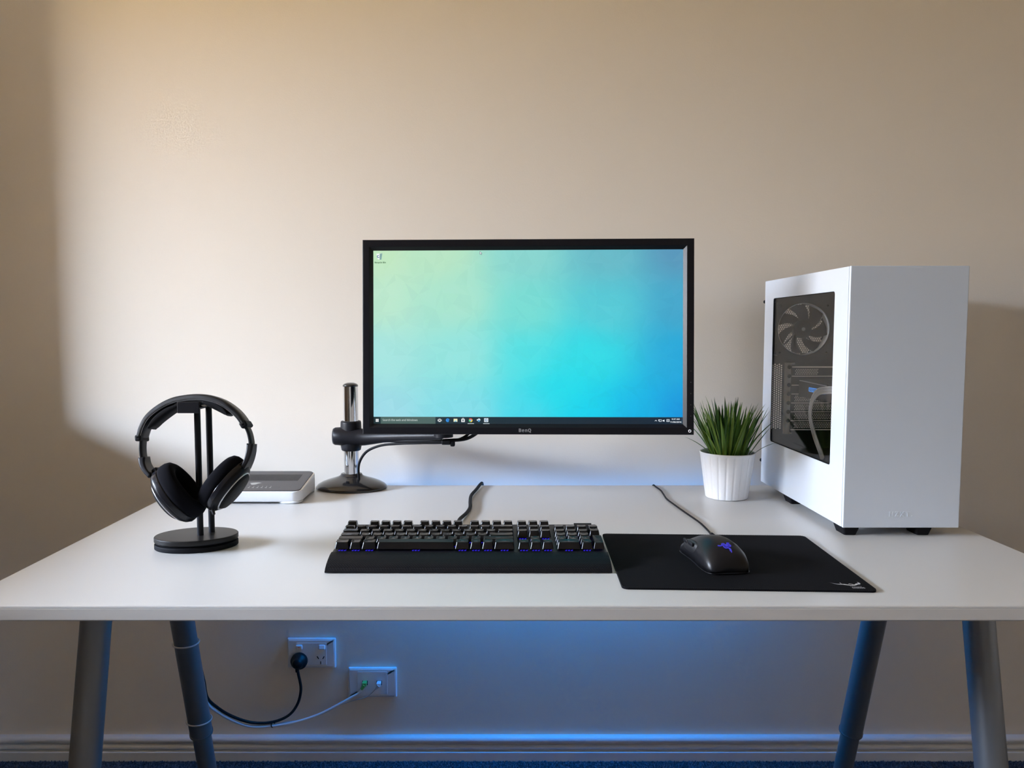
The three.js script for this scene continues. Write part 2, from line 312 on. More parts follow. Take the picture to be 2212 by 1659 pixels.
  const cx = 214.5, cy = T + 7.2; [['#e04a3a', -2.7, -0.5], ['#f2c830', -0.5, 1.6], ['#3fae58', 1.6, 3.7]].forEach(([k, a, b]) => { c.fillStyle = k; c.beginPath(); c.moveTo(cx, cy); c.arc(cx, cy, 4.4, a, b); c.closePath(); c.fill(); }); c.fillStyle = '#fff'; c.beginPath(); c.arc(cx, cy, 2.1, 0, 7); c.fill(); c.fillStyle = '#4a8af0'; c.beginPath(); c.arc(cx, cy, 1.6, 0, 7); c.fill();
  c.fillStyle = '#e8f4fa'; c.beginPath(); c.arc(229.4, T + 6.6, 1.6, 0, 7); c.arc(233, T + 6.2, 3, 0, 7); c.fill(); c.fillStyle = '#4a96c8'; c.beginPath(); c.arc(232.6, T + 8.4, 2.4, 0, 7); c.fill();
  c.fillStyle = '#e6eef4'; c.fillRect(244.2, T + 2.6, 9.2, 8.6); c.strokeStyle = '#2f6fa6'; c.lineWidth = 1.1; c.beginPath(); c.arc(248.8, T + 6.8, 2.3, 0, 6); c.stroke();
  c.fillStyle = '#e8f4f8'; c.fillRect(208, T + 14, 14, 1.1); c.fillRect(242, T + 14, 14, 1.1);
  c.strokeStyle = '#e8eef4'; c.lineWidth = 1; c.beginPath(); c.moveTo(617, T + 8.6); c.lineTo(619.4, T + 6.4); c.lineTo(621.8, T + 8.6); c.stroke();
  c.strokeRect(626.4, T + 5.4, 5, 3.8); c.fillStyle = '#e8eef4'; c.fillRect(624.8, T + 5, 2.6, 2.6); c.fillRect(634, T + 6, 2.2, 3); c.beginPath(); c.moveTo(636, T + 6.4); c.lineTo(638.2, T + 4.8); c.lineTo(638.2, T + 10.2); c.lineTo(636, T + 8.6); c.fill(); c.strokeRect(643, T + 4.8, 5.6, 4.6); c.fillRect(644.2, T + 6, 3.2, 0.7); c.fillRect(644.2, T + 7.4, 3.2, 0.7);
  c.fillStyle = '#f4f8fc'; c.textAlign = 'center'; c.font = 'bold 4.7px sans-serif'; c.fillText('9:37 AM', 662.5, T + 6.2); c.fillText('11/06/2016', 662.5, T + 12.4);
  c.fillStyle = '#5a7a8a'; c.fillRect(675.5, T + 1, 0.6, 14);
  c.restore();
}
{
  const t = thing('monitor', 'wide black computer monitor showing a green to blue desktop and a task bar', 'monitor', [MON.x, MON.y, MON.z], -0.028); t.rotation.x = -0.06;
  const W = MON.w, H = MON.h;
  obj('bezel', rectFrame(W, H, [[0.003, -0.024], [0.0004, -0.022], [0, -0.0016], [0.0005, -0.0004], [0.0016, 0], [0.0128, 0], [0.0138, -0.0004], [0.0200, -0.0068], [0.0200, -0.012]]), M.bezel, t);
  obj('housing', [rbox(W - 0.006, H - 0.006, 0.02, 0.006, 0, 0, -0.026), rbox(W - 0.14, H - 0.12, 0.03, 0.01, 0, -0.005, -0.044), rbox(0.12, 0.12, 0.02, 0.004, 0, -0.01, -0.064)], M.matte, t);
  const tex = canvas(2048, 1152, screenPicture);
  const sw = W - 0.0395, sh = H - 0.0395;
  const panel = new THREE.PlaneGeometry(sw, sh); panel.translate(0, 0, -0.0069);
  obj('screen', panel, new THREE.MeshStandardMaterial({ color: 0x050505, roughness: 0.45, emissive: 0xffffff, emissiveMap: tex, emissiveIntensity: SCREEN_GLOW }), t);
  obj('panel_back', box(sw + 0.004, sh + 0.004, 0.003, 0, 0, -0.0094), M.matte, t);
  obj('logo', text('BenQ', 0.0066, 0.0004, 0.0002).translate(-0.0045, -H / 2 + 0.0074, 0), std([0.32, 0.32, 0.33], 0.4), t, 'grey maker lettering under the screen');
  const p = []; for (let i = 0; i <= 14; i++) { const a = Math.PI / 2 + 0.5 + (2 * Math.PI - 1.0) * i / 14; p.push([0.0024 * Math.cos(a), 0.0024 * Math.sin(a), 0.0002]); }
  obj('power_icon', [tube(p, 0.0005, 40, 6), rod([0, 0.0008, 0.0002], [0, 0.003, 0.0002], 0.00045, 0.00045, 8)].map((g) => g.translate(W / 2 - 0.0082, -H / 2 + 0.0075, 0)), std([0.75, 0.75, 0.8], 0.4, { emissive: new THREE.Color(0.6, 0.6, 0.65) }), t);
  const b = []; for (let i = 0; i < 5; i++) b.push(at(new THREE.SphereGeometry(0.0008, 8, 6), W / 2 - 0.0062, -H / 2 + 0.036 + i * 0.0215, 0));
  obj('menu_mark', b, std([0.06, 0.06, 0.065], 0.5), t);
  const l = new THREE.RectAreaLight(new THREE.Color(0.30, 0.80, 0.86), 0.02, sw, sh); l.name = 'screen_light'; l.position.set(0, 0, -0.0064); l.rotation.y = Math.PI; t.add(l);
}

// ---------------------------------------------------------------- monitor arm
const ARM = [-0.3335, -1.765];
{
  const t = thing('monitor_stand', 'chrome pole monitor stand with a black arm on a glossy round foot', 'monitor stand', [ARM[0], DESK, ARM[1]]);
  const foot = lathe([[0, 0], [0.079, 0], [0.0815, 0.002], [0.082, 0.006], [0.0812, 0.011], [0.0765, 0.019], [0.0665, 0.028], [0.0535, 0.0362], [0.0405, 0.0425], [0.0315, 0.0475], [0.0268, 0.0515], [0.0248, 0.0555], [0.0240, 0.059], [0.0225, 0.0605], [0.0178, 0.0605]], 72);
  foot.scale(1, 0.6, 0.74);
  obj('foot', foot, M.gloss, t);
  obj('screw_recess', rbox(0.008, 0.010, 0.004, 0.0015, -0.0015, 0.0200, 0.0408), M.matte, t);
  obj('pole', cyl(0.0172, 0.0172, 0.215, 0, 0.133, 0, 48), M.chrome, t);
  obj('pole_cap', lathe([[0, 0.2465], [0.008, 0.246], [0.0145, 0.2435], [0.0176, 0.2405], [0.0176, 0.2375], [0, 0.2375]]), M.gloss, t);
  obj('collar', [lathe([[0.0176, 0.089], [0.0205, 0.0893], [0.0222, 0.091], [0.0228, 0.095], [0.0236, 0.098], [0.0236, 0.110], [0.0240, 0.114]], 48), lathe([[0.0240, 0.112], [0.0244, 0.118], [0.0240, 0.140], [0.0236, 0.154], [0.0225, 0.1575], [0.0176, 0.158]], 48)], M.dark, t);
  // arm: a barrel through the collar that narrows to a long flat link reaching behind the monitor
  const R = [], S = (x, y, z, a, b, n = 20) => R.push(Array.from({ length: n }, (_, i) => { const k = i / n * 2 * Math.PI; return [x, y + b * Math.sin(k), z - a * Math.cos(k)]; }));
  S(-0.0405, 0.1225, 0.004, 0.008, 0.012); S(-0.040, 0.1225, 0.004, 0.017, 0.018); S(-0.035, 0.1225, 0.004, 0.022, 0.0205); S(-0.018, 0.1225, 0.004, 0.027, 0.0215); S(0.01, 0.1215, 0.006, 0.026, 0.0215); S(0.035, 0.1215, 0.014, 0.022, 0.0190); S(0.08, 0.1265, 0.040, 0.016, 0.0140); S(0.16, 0.1355, 0.090, 0.014, 0.0110); S(0.215, 0.141, 0.124, 0.013, 0.0100); S(0.222, 0.141, 0.128, 0.006, 0.006);
  obj('lower_link', skin(R), M.dark, t);
  obj('joint', [cyl(0.021, 0.021, 0.032, 0.222, 0.154, 0.126, 32), cyl(0.016, 0.016, 0.012, 0.222, 0.172, 0.126, 32)], M.dark, t);
  obj('upper_link', [rod([0.222, 0.172, 0.126], [0.36, 0.255, 0.135], 0.015, 0.013), rod([0.36, 0.255, 0.135], [0.395, 0.33, 0.17], 0.014, 0.014)], M.dark, t);
  obj('mount_plate', rbox(0.1, 0.1, 0.006, 0.002, 0.395, 0.345, 0.2015), M.dark, t);
  obj('mount_head', rod([0.395, 0.34, 0.16], [0.395, 0.345, 0.206], 0.022), M.dark, t);
}
{
  const c = tag(obj('monitor_cable', [
    tube([[0.03, 0.96, -1.60], [-0.02, 0.89, -1.65], [-0.065, 0.8375, -1.650], [-0.105, 0.8255, -1.648], [-0.16, 0.8205, -1.668], [-0.215, 0.8150, -1.694], [-0.262, 0.8065, -1.716], [-0.296, 0.788, -1.735], [-0.3115, 0.762, -1.741], [-0.3128, 0.735, -1.741], [-0.31, 0.716, -1.745], [-0.302, 0.706, -1.762], [-0.285, 0.7035, -1.795], [-0.28, 0.69, -1.812], [-0.28, 0.62, -1.815]], 0.0030, 120, 8),
  ], M.matte), 'thin black cable looping under the monitor arm and down its chrome pole', 'cable');
  c.name = 'monitor_cable';
  const d = tag(obj('monitor_cable', [tube([[0.045, 0.95, -1.605], [0.0, 0.885, -1.64], [-0.055, 0.836, -1.645], [-0.10, 0.8295, -1.644], [-0.17, 0.8250, -1.668], [-0.22, 0.8205, -1.698], [-0.27, 0.8175, -1.735], [-0.305, 0.8120, -1.775], [-0.33, 0.800, -1.795]], 0.0038, 70, 8)], M.matte), 'thicker black cable clipped along the underside of the monitor arm', 'cable');
  tag(obj('cable_clip', [rbox(0.020, 0.011, 0.016, 0.003, -0.106, 0.8260, -1.646), rbox(0.010, 0.012, 0.012, 0.003, -0.092, 0.8225, -1.645)], M.matte), 'small black clip bundling the cables under the monitor', 'cable clip');
}

// ---------------------------------------------------------------- keyboard
{
  const t = thing('keyboard', 'black mechanical keyboard with blue lit keys and a dimpled palm rest', 'keyboard', [-0.0405, DESK, -1.137]);
  // z runs back from the front edge of the palm rest; the key deck climbs towards the back
  const TILT = 0.052, Z0 = -0.052, deck = (z) => 0.0165 + (Z0 - z) * TILT;      // height of the plate
  const W = 0.4335;
  const side = [[-0.0525, 0.003], [-0.0525, 0.0168], [-0.196, 0.0242], [-0.1985, 0.0225], [-0.2, 0.019], [-0.2, 0.004]];
  const sh = new THREE.Shape(); sh.moveTo(...side[0]); side.slice(1).forEach((p) => sh.lineTo(...p)); sh.closePath();
  obj('case', at(new THREE.ExtrudeGeometry(sh, { depth: W - 0.002, bevelEnabled: true, bevelSize: 0.0008, bevelThickness: 0.001, bevelSegments: 2 }), 0, 0, 0, 0, -Math.PI / 2).scale(1, 1, 1).translate((W - 0.002) / 2, 0, 0), phys([0.009, 0.009, 0.013], 0.42, { specularIntensity: 0.4 }), t);
  for (const s of [-1, 1]) for (const z of [-0.19, -0.07]) obj('rubber_foot', box(0.03, 0.004, 0.01, s * 0.18, 0.002, z), M.rubber, t);
  // palm rest with rows of dimples
  const pr = [], prof = [[-0.0005, 0.0010], [0, 0.0028], [-0.004, 0.0070], [-0.012, 0.0115], [-0.024, 0.0155], [-0.036, 0.0182], [-0.046, 0.0192], [-0.0515, 0.0186], [-0.0520, 0.0176], [-0.0520, 0.0010]];
  for (const [x, k] of [[-W / 2 - 0.0004, 0.93], [-W / 2, 0.99], [-W / 2 + 0.002, 1], [W / 2 - 0.002, 1], [W / 2, 0.99], [W / 2 + 0.0004, 0.93]]) pr.push(prof.map(([z, y]) => [x, Math.max(0.001, y * k), z]));
  const dimples = new Uint8Array(64 * 64 * 4); for (let y = 0; y < 64; y++) for (let x = 0; x < 64; x++) { const d = Math.min(Math.hypot(x - 16, y - 16), Math.hypot(x - 48, y - 48)); const v = d < 7 ? 0 : d < 11 ? (d - 7) / 4 * 255 : 255; dimples.set([v, v, v, 255], (y * 64 + x) * 4); }
  const dt = new THREE.DataTexture(dimples, 64, 64); dt.wrapS = dt.wrapT = THREE.RepeatWrapping; dt.magFilter = THREE.LinearFilter; dt.repeat.set(250, 250); dt.needsUpdate = true;
  obj('palm_rest', planar(skin(pr, { flat: true })), phys([0.006, 0.006, 0.008], 0.5, { specularIntensity: 0.22, bumpMap: dt, bumpScale: 0.0003 }), t);
  // keys: rows from the front; every entry is [legend, width in key units] or a gap in units
  const U = 0.01905, rowZ = [0, 1, 2, 3, 4, 5.28].map((k) => Z0 - 0.0135 - k * U), X0 = -22.5 * U / 2;
  const rows = [
    [['Ctrl', 1.25], ['Win', 1], ['Alt', 1.25], ['', 6.5], ['Alt', 1.25], ['Win', 1], ['Menu', 1], ['Ctrl', 1.75], 0.25, ['\u2190', 1], ['\u2193', 1], ['\u2192', 1], 0.25, ['0', 2], ['.', 1], ['Enter', 1, 2]],
    [['Shift', 2.25], ...'ZXCVBNM,./'.split('').map((k) => [k, 1]), ['Shift', 2.75], 1.25, ['\u2191', 1], 1.25, ['1', 1], ['2', 1], ['3', 1]],
    [['Caps', 1.75], ...'ASDFGHJKL;'.split('').map((k) => [k, 1]), ["'", 1], ['Enter', 2.25], 3.5, ['4', 1], ['5', 1], ['6', 1]],
    [['Tab', 1.5], ...'QWERTYUIOP[]'.split('').map((k) => [k, 1]), ['\\', 1.5], 0.25, ['Del', 1], ['End', 1], ['PgDn', 1], 0.25, ['7', 1], ['8', 1], ['9', 1], ['+', 1, 2]],
    [...'`1234567890-='.split('').map((k) => [k, 1]), ['Bksp', 2], 0.25, ['Ins', 1], ['Home', 1], ['PgUp', 1], 0.25, ['Num', 1], ['/', 1], ['*', 1], ['-', 1]],
    [['Esc', 1], 1, ['F1', 1], ['F2', 1], ['F3', 1], ['F4', 1], 0.5, ['F5', 1], ['F6', 1], ['F7', 1], ['F8', 1], 0.5, ['F9', 1], ['F10', 1], ['F11', 1], ['F12', 1], 0.25, ['PrtSc', 1], ['ScrLk', 1], ['Pause', 1]],
  ];
  const keys = [];
  rows.forEach((row, r) => { let x = X0; for (const e of row) { if (typeof e === 'number') { x += e * U; continue; } const [l, w, d = 1] = e; keys.push({ l, x: x + w * U / 2, z: rowZ[r] - (d - 1) * U / 2, w: w * U, d: d * U, r }); x += w * U; } });
  const atlasW = 0.44, atlasD = 0.15;
  const legends = canvas(2048, 698, (c, w, h) => {
    c.fillStyle = '#131316'; c.fillRect(0, 0, w, h); c.fillStyle = '#7f8490'; c.textAlign = 'center'; c.textBaseline = 'middle';
    for (const k of keys) { c.font = `${k.l.length > 1 ? 17 : 26}px sans-serif`; c.fillText(k.l, (k.x + atlasW / 2) / atlasW * w, (k.z - 0.001 - Z0 + atlasD) / atlasD * h); }
  });
  const cap = new THREE.MeshPhysicalMaterial({ map: legends, roughness: 0.2, specularIntensity: 0.7 });
  const hgt = [0.0108, 0.0100, 0.0100, 0.0106, 0.0116, 0.0122], slope = [0.06, 0.05, 0.0, -0.05, -0.10, -0.10];
  const made = new Map();
  function keycap(k) {
    const w = k.w - 0.0012, d = k.d - 0.0012, h = hgt[k.r], rings = [];
    const ring = (W2, D2, r, y, dz, dish) => rings.push(loop(W2, D2, r, 3).map(([x, z]) => [x, y - slope[k.r] * z + (dish ? -0.0009 * (1 - (2 * x / (w - 0.004)) ** 2) * Math.min(1, 0.0181 / k.w) : 0), z + dz]));
    ring(w, d, 0.0019, 0.0, 0, false); rings[0].forEach((p) => { p[1] = 0; });
    ring(w - 0.0022, d - 0.0030, 0.0022, h * 0.62, -0.0006, false);
    ring(w - 0.0036, d - 0.0048, 0.0024, h - 0.0006, -0.001, true); ring(w - 0.0042, d - 0.0054, 0.0022, h - 0.0001, -0.001, true); ring(w - 0.0052, d - 0.0064, 0.002, h, -0.001, true);
    ring((w - 0.005) * 0.72, (d - 0.006) * 0.72, 0.0012, h, -0.001, true); ring((w - 0.005) * 0.34, (d - 0.006) * 0.34, 0.0006, h, -0.001, true);
    const g = skin(rings, { cap0: false });
    const p = g.attributes.position, uv = g.attributes.uv;
    for (let i = 0; i < p.count; i++) uv.setXY(i, (p.getX(i) + k.x + atlasW / 2) / atlasW, 1 - (p.getZ(i) + k.z - Z0 + atlasD) / atlasD);
    return g;
  }
  const lamp = []; for (const x of [-0.0045, 0, 0.0045]) lamp.push(rbox(0.0028, 0.0015, 0.0018, 0.0005, x, 0.0010 + (x === 0 ? 0.0004 : 0), 0.0062, 1), rbox(0.0022, 0.0013, 0.0013, 0.0004, x + 0.001, 0.0010, 0.0034, 1));
  const lampG = join(lamp), stem = box(0.0125, 0.0045, 0.0105, 0, 0.0022, -0.0015);
  for (const k of keys) {
    const y = deck(k.z) + 0.0045, m = obj('keycap', keycap(k), cap, t); m.position.set(k.x, y, k.z); m.rotation.x = TILT;
    obj('switch', stem, M.matte, m).position.set(0, -0.0048, 0);
    obj('key_light', lampG, blueGlow, m).position.set(0, -0.0046, 0);
  }
  // media keys, volume roller and indicator window behind the number pad
  for (let i = 0; i < 4; i++) { const b = obj('media_key', rbox(0.0165, 0.0030, 0.009, 0.001, X0 + (18.5 + i + 0.5) * U, deck(rowZ[5]) + 0.0018, rowZ[5] + 0.0005), M.dark, t); }
  obj('volume_roller', rod([X0 + 20.6 * U, deck(-0.193) + 0.001, -0.1915], [X0 + 22.2 * U, deck(-0.193) + 0.001, -0.1915], 0.004), std([0.05, 0.05, 0.055], 0.4, { metalness: 0.5 }), t);
  obj('cable', tube([[-0.030, 0.012, -0.198], [-0.0290, 0.008, -0.26], [-0.0275, 0.0052, -0.315], [-0.0165, 0.0042, -0.37], [-0.0115, 0.0042, -0.415], [-0.0130, 0.0042, -0.475], [-0.0125, 0.0045, -0.53], [-0.0020, 0.0045, -0.60], [0.0060, 0.0050, -0.655], [0.0090, 0.0030, -0.672], [0.0095, -0.012, -0.681], [0.0095, -0.07, -0.683]], 0.0036, 110, 10), M.matte, t);
}

// ---------------------------------------------------------------- mouse pad and mouse
{
  const t = thing('mouse_pad', 'black cloth mouse pad with a small pale emblem at its front corner', 'mouse pad', [0.3633, DESK, -1.2034], -0.040);
  const w = 0.356, d = 0.290;
  const weave = noiseTexture(256, [[128, 1], [256, 0.8]]);
  const art = canvas(1024, 836, (c, W, H) => {
    c.fillStyle = '#0c0c10'; c.fillRect(0, 0, W, H);
    for (let i = 0; i < 26000; i++) { const v = 8 + rnd() * 12; c.fillStyle = `rgba(${v},${v},${v + 3},0.5)`; c.fillRect(rnd() * W, rnd() * H, 2, 2); }
    const k = W / 356; c.save(); c.scale(k, k); c.translate(318, 261); c.scale(0.62, 0.95);
    c.strokeStyle = '#c8c8cc'; c.fillStyle = '#c8c8cc'; c.lineCap = 'round';
    const P = new Path2D('M-30 -8 Q-22 2 -6 2 L4 2 Q12 6 20 5 Q28 4 31 -1 Q40 0 38 -9 Q46 -1 38 3 Q33 3 31 5 Q24 10 14 9 Q4 8 -2 5 Q-20 5 -30 -8 Z'); c.fill(P);
    c.lineWidth = 1.6; c.beginPath(); c.moveTo(-2, 3); c.quadraticCurveTo(-4, -1, -3, -4); c.stroke(); c.beginPath(); c.moveTo(14, 1); c.quadraticCurveTo(20, -2, 22, 4); c.stroke();
    c.textAlign = 'center'; c.font = '4.6px sans-serif'; c.fillText('C O R S A I R', 23, 15); c.font = 'bold 7px sans-serif'; c.fillText('GAMING', 25, 21);
    c.restore();
  });
  const g = extrude(rrShape(w, d, 0.009), 0.003, 0.0007, 6).rotateX(-Math.PI / 2), p = g.attributes.position, uv = new Float32Array(p.count * 2);
  for (let i = 0; i < p.count; i++) { uv[2 * i] = p.getX(i) / w + 0.5; uv[2 * i + 1] = 0.5 - p.getZ(i) / d; }
  g.setAttribute('uv', new THREE.BufferAttribute(uv, 2));
  obj('cloth', g, phys([1, 1, 1], 0.9, { specularIntensity: 0.2, map: art, bumpMap: rep(weave, 5, 4), bumpScale: 0.0003 }), t);
  const st = [], rim = loop(w - 0.0012, d - 0.0012, 0.0085, 6), n = 420, L = []; let tot = 0; rim.forEach((a, i) => { const b = rim[(i + 1) % rim.length]; L.push(Math.hypot(b[0] - a[0], b[1] - a[1])); tot += L[i]; });
  const small = new THREE.BoxGeometry(0.0016, 0.0032, 0.0009);
  for (let i = 0; i < n; i++) { let s = (i + 0.5) / n * tot, k = 0; while (s > L[k]) s -= L[k++]; const a = rim[k], b = rim[(k + 1) % rim.length], u = s / L[k]; st.push(small.clone().rotateY(-Math.atan2(b[1] - a[1], b[0] - a[0])).translate(a[0] + (b[0] - a[0]) * u, 0.0017, a[1] + (b[1] - a[1]) * u)); }
  obj('stitched_edge', st, phys([0.02, 0.02, 0.022], 0.9, { specularIntensity: 0.3 }), t);
}
{
  // palm-shaped mouse, front towards the wall
  const Y = DESK + 0.0032, t = thing('mouse', 'black gaming mouse with a blue glowing emblem on the mouse pad', 'mouse', [0.3425, Y, -1.1875], 0.11);
  const prof = [[0.066, 0.0235, 0.012, 0], [0.0635, 0.0295, 0.0195, 0], [0.056, 0.0335, 0.0285, 0], [0.044, 0.0352, 0.0365, 0.0005], [0.028, 0.0348, 0.0415, 0.0], [0.010, 0.0330, 0.0430, -0.0005], [-0.010, 0.0322, 0.0410, -0.001], [-0.028, 0.0328, 0.0355, -0.001], [-0.045, 0.0338, 0.0280, -0.001], [-0.057, 0.0325, 0.0205, -0.001], [-0.0615, 0.0290, 0.0150, -0.001]];
  const rings = prof.map(([z, a, h, cx]) => { const r = []; for (let i = 0; i <= 24; i++) { const k = Math.PI * i / 24, c = Math.cos(k), s = Math.sin(k); r.push([cx + a * Math.sign(c) * Math.abs(c) ** 0.72 * (1 - 0.1 * s * s), 0.0022 + h * Math.abs(s) ** 0.62 - 0.0022 * s + 0.0, z + (z > 0 ? 0 : 0.0024 * s)]); } return r; });
  const g = skin(rings, { closed: true });
  obj('shell', g, phys([0.008, 0.008, 0.010], 0.36, { specularIntensity: 0.6 }), t);
  const base = prof.map(([z, a, h, cx]) => { const r = []; for (let i = 0; i < 12; i++) { const k = Math.PI * 2 * i / 12; r.push([cx + (a + 0.0008) * Math.cos(k), 0.0016 + 0.0013 * Math.sin(k), z * 1.012]); } return r; });
  obj('base', skin(base), M.dark, t);
  const feet = [box(0.03, 0.0006, 0.008, 0, 0.0001, 0.055), box(0.03, 0.0006, 0.008, 0, 0.0001, -0.05)]; obj('glide_pad', feet, M.rubber, t);
  // thumb rest wing with two side buttons
  const wing = []; for (const [z, x, y, a, b] of [[0.012, -0.0275, 0.021, 0.003, 0.008], [-0.002, -0.0290, 0.0220, 0.006, 0.0105], [-0.020, -0.0300, 0.0215, 0.0065, 0.0105], [-0.034, -0.0300, 0.019, 0.005, 0.009], [-0.046, -0.0285, 0.016, 0.003, 0.006]]) wing.push(Array.from({ length: 14 }, (_, i) => { const k = i / 14 * 2 * Math.PI; return [x + a * Math.cos(k), y + b * Math.sin(k), z]; }).reverse());
  obj('thumb_grip', skin(wing.reverse()), std([0.012, 0.012, 0.014], 0.5), t);
  obj('side_button', [rbox(0.004, 0.006, 0.018, 0.0018, -0.0345, 0.0280, -0.006), rbox(0.004, 0.006, 0.018, 0.0018, -0.0345, 0.0268, -0.027)], M.dark, t);
  obj('scroll_wheel', at(new THREE.TorusGeometry(0.008, 0.0035, 10, 28), -0.001, 0.0125, -0.055, 0, Math.PI / 2), M.rubber, t);
  obj('button_gap', box(0.0010, 0.004, 0.012, 0.004, 0.0398, -0.012), M.soft, t);
  // emblem: three curling snakes as raised ribbons that follow the top of the shell
  const top = (x, z) => { let i = 0; while (i + 2 < prof.length && prof[i + 1][0] > z) i++; const u = Math.min(1, Math.max(0, (prof[i][0] - z) / (prof[i][0] - prof[i + 1][0]))); const a = prof[i][1] + u * (prof[i + 1][1] - prof[i][1]), h = prof[i][2] + u * (prof[i + 1][2] - prof[i][2]), c = Math.min(0.999, Math.abs(x / a / 0.94)) ** (1 / 0.72); return 0.0001 + h * Math.sqrt(1 - c * c) ** 0.62; };
  const S = (pts, r) => tube(pts.map(([x, z]) => [x + 0.001, top(x + 0.001, z + 0.034) + 0.0010, z + 0.034]), r, 40, 6);
  obj('emblem', [
    S([[-0.0115, 0.008], [-0.008, 0.0095], [-0.005, 0.0085], [-0.004, 0.005], [-0.001, 0.0045], [0.001, 0.0075], [0.005, 0.0065]], 0.00085), S([[-0.002, 0.0062], [-0.0035, 0.0105], [-0.001, 0.0135], [0.003, 0.0135], [0.0055, 0.0150], [0.0058, 0.0175], [0.0052, 0.0205]], 0.00085),
    S([[0.0085, 0.0035], [0.005, 0.003], [0.0045, 0.006], [0.008, 0.0085], [0.0075, 0.0110], [0.004, 0.0105], [0.001, 0.0085]], 0.00085), S([[-0.0015, 0.009], [0.001, 0.0115], [0.0035, 0.0085]], 0.0007), S([[0.0028, 0.0120], [0.0042, 0.0155], [0.0040, 0.0185]], 0.0006),
  ], new THREE.MeshStandardMaterial({ color: 0x08081e, emissive: new THREE.Color(0.07, 0.06, 0.85), emissiveIntensity: 0.6 }), t, 'blue glowing snake emblem');
  const cable = obj('cable', tube([[-0.0067, 0.012, -0.0606], [0.0005, 0.0085, -0.080], [0.018, 0.0045, -0.112], [0.034, 0.0018, -0.138], [0.0434, -0.001, -0.170], [0.0455, -0.001, -0.215], [0.0450, -0.001, -0.2535], [0.0379, -0.001, -0.330], [0.0320, -0.001, -0.400], [0.0285, -0.001, -0.455], [0.0320, -0.001, -0.505], [0.0345, -0.001, -0.545], [0.0315, -0.001, -0.585], [0.0300, -0.0015, -0.606], [0.0300, -0.018, -0.620], [0.0300, -0.06, -0.6205]], 0.0018, 120, 8), M.matte, t);
  cable.rotation.y = -0.11;
}

// ---------------------------------------------------------------- headphone stand and headphones
const HS = [-0.508, -1.287];
{
  const t = thing('headphone_stand', 'black headphone stand with two poles on an oval foot', 'headphone stand', [HS[0], DESK, HS[1]], 0.20);
  const oval = (y0, y1, k, b) => { const r = []; for (const [y, q] of [[y0, k - b], [y0 + b, k], [y1 - b, k], [y1, k - b]]) r.push(Array.from({ length: 72 }, (_, i) => { const a = -i / 72 * 2 * Math.PI; return [(0.0675 + q) * Math.cos(a), y, (0.0475 + q) * Math.sin(a)]; })); return skin(r); };
  obj('lower_disc', oval(0, 0.0085, 0, 0.001), M.matte, t);
  obj('neck', oval(0.0085, 0.0115, -0.003, 0.0004), M.soft, t);
  obj('upper_disc', oval(0.0115, 0.0205, 0.0003, 0.0012), phys([0.010, 0.009, 0.009], 0.38, { specularIntensity: 0.6 }), t);
  const w2l = (x, z) => { const c = Math.cos(-0.20), s = Math.sin(-0.20), a = x - HS[0], b = z - HS[1]; return [a * c + b * s, -a * s + b * c]; };
  for (const [x, z] of [[-0.4991, -1.2807], [-0.4875, -1.3015]]) { const [a, b] = w2l(x, z); obj('pole', cyl(0.0052, 0.0052, 0.222, a, 0.1305, b, 20), M.dark, t); }
  // cradle: an arched plate over the poles with a flat end facing out
  const arc = []; for (let i = 0; i <= 12; i++) { const u = -1 + i / 6; arc.push([0.0185 * u, -0.004 * u * u]); }
  const sh = new THREE.Shape(); arc.forEach((q, i) => sh[i ? 'lineTo' : 'moveTo'](...q)); arc.slice().reverse().forEach(([x, y]) => sh.lineTo(x * 0.94, y - 0.0025)); sh.closePath();
  const [cx, cz] = w2l(-0.4985, -1.288);
  obj('cradle', at(new THREE.ExtrudeGeometry(sh, { depth: 0.062, bevelEnabled: false }), cx, 0.2425, cz, 0, -0.20, 0).translate(0, 0, 0), M.dark, t).position.z = -0.031;
  const [ex, ez] = w2l(-0.5, -1.247);
  obj('end_plate', at(rbox(0.0365, 0.0185, 0.003, 0.0012), ex, 0.2405, ez, 0, -0.20, 0), M.dark, t);
}
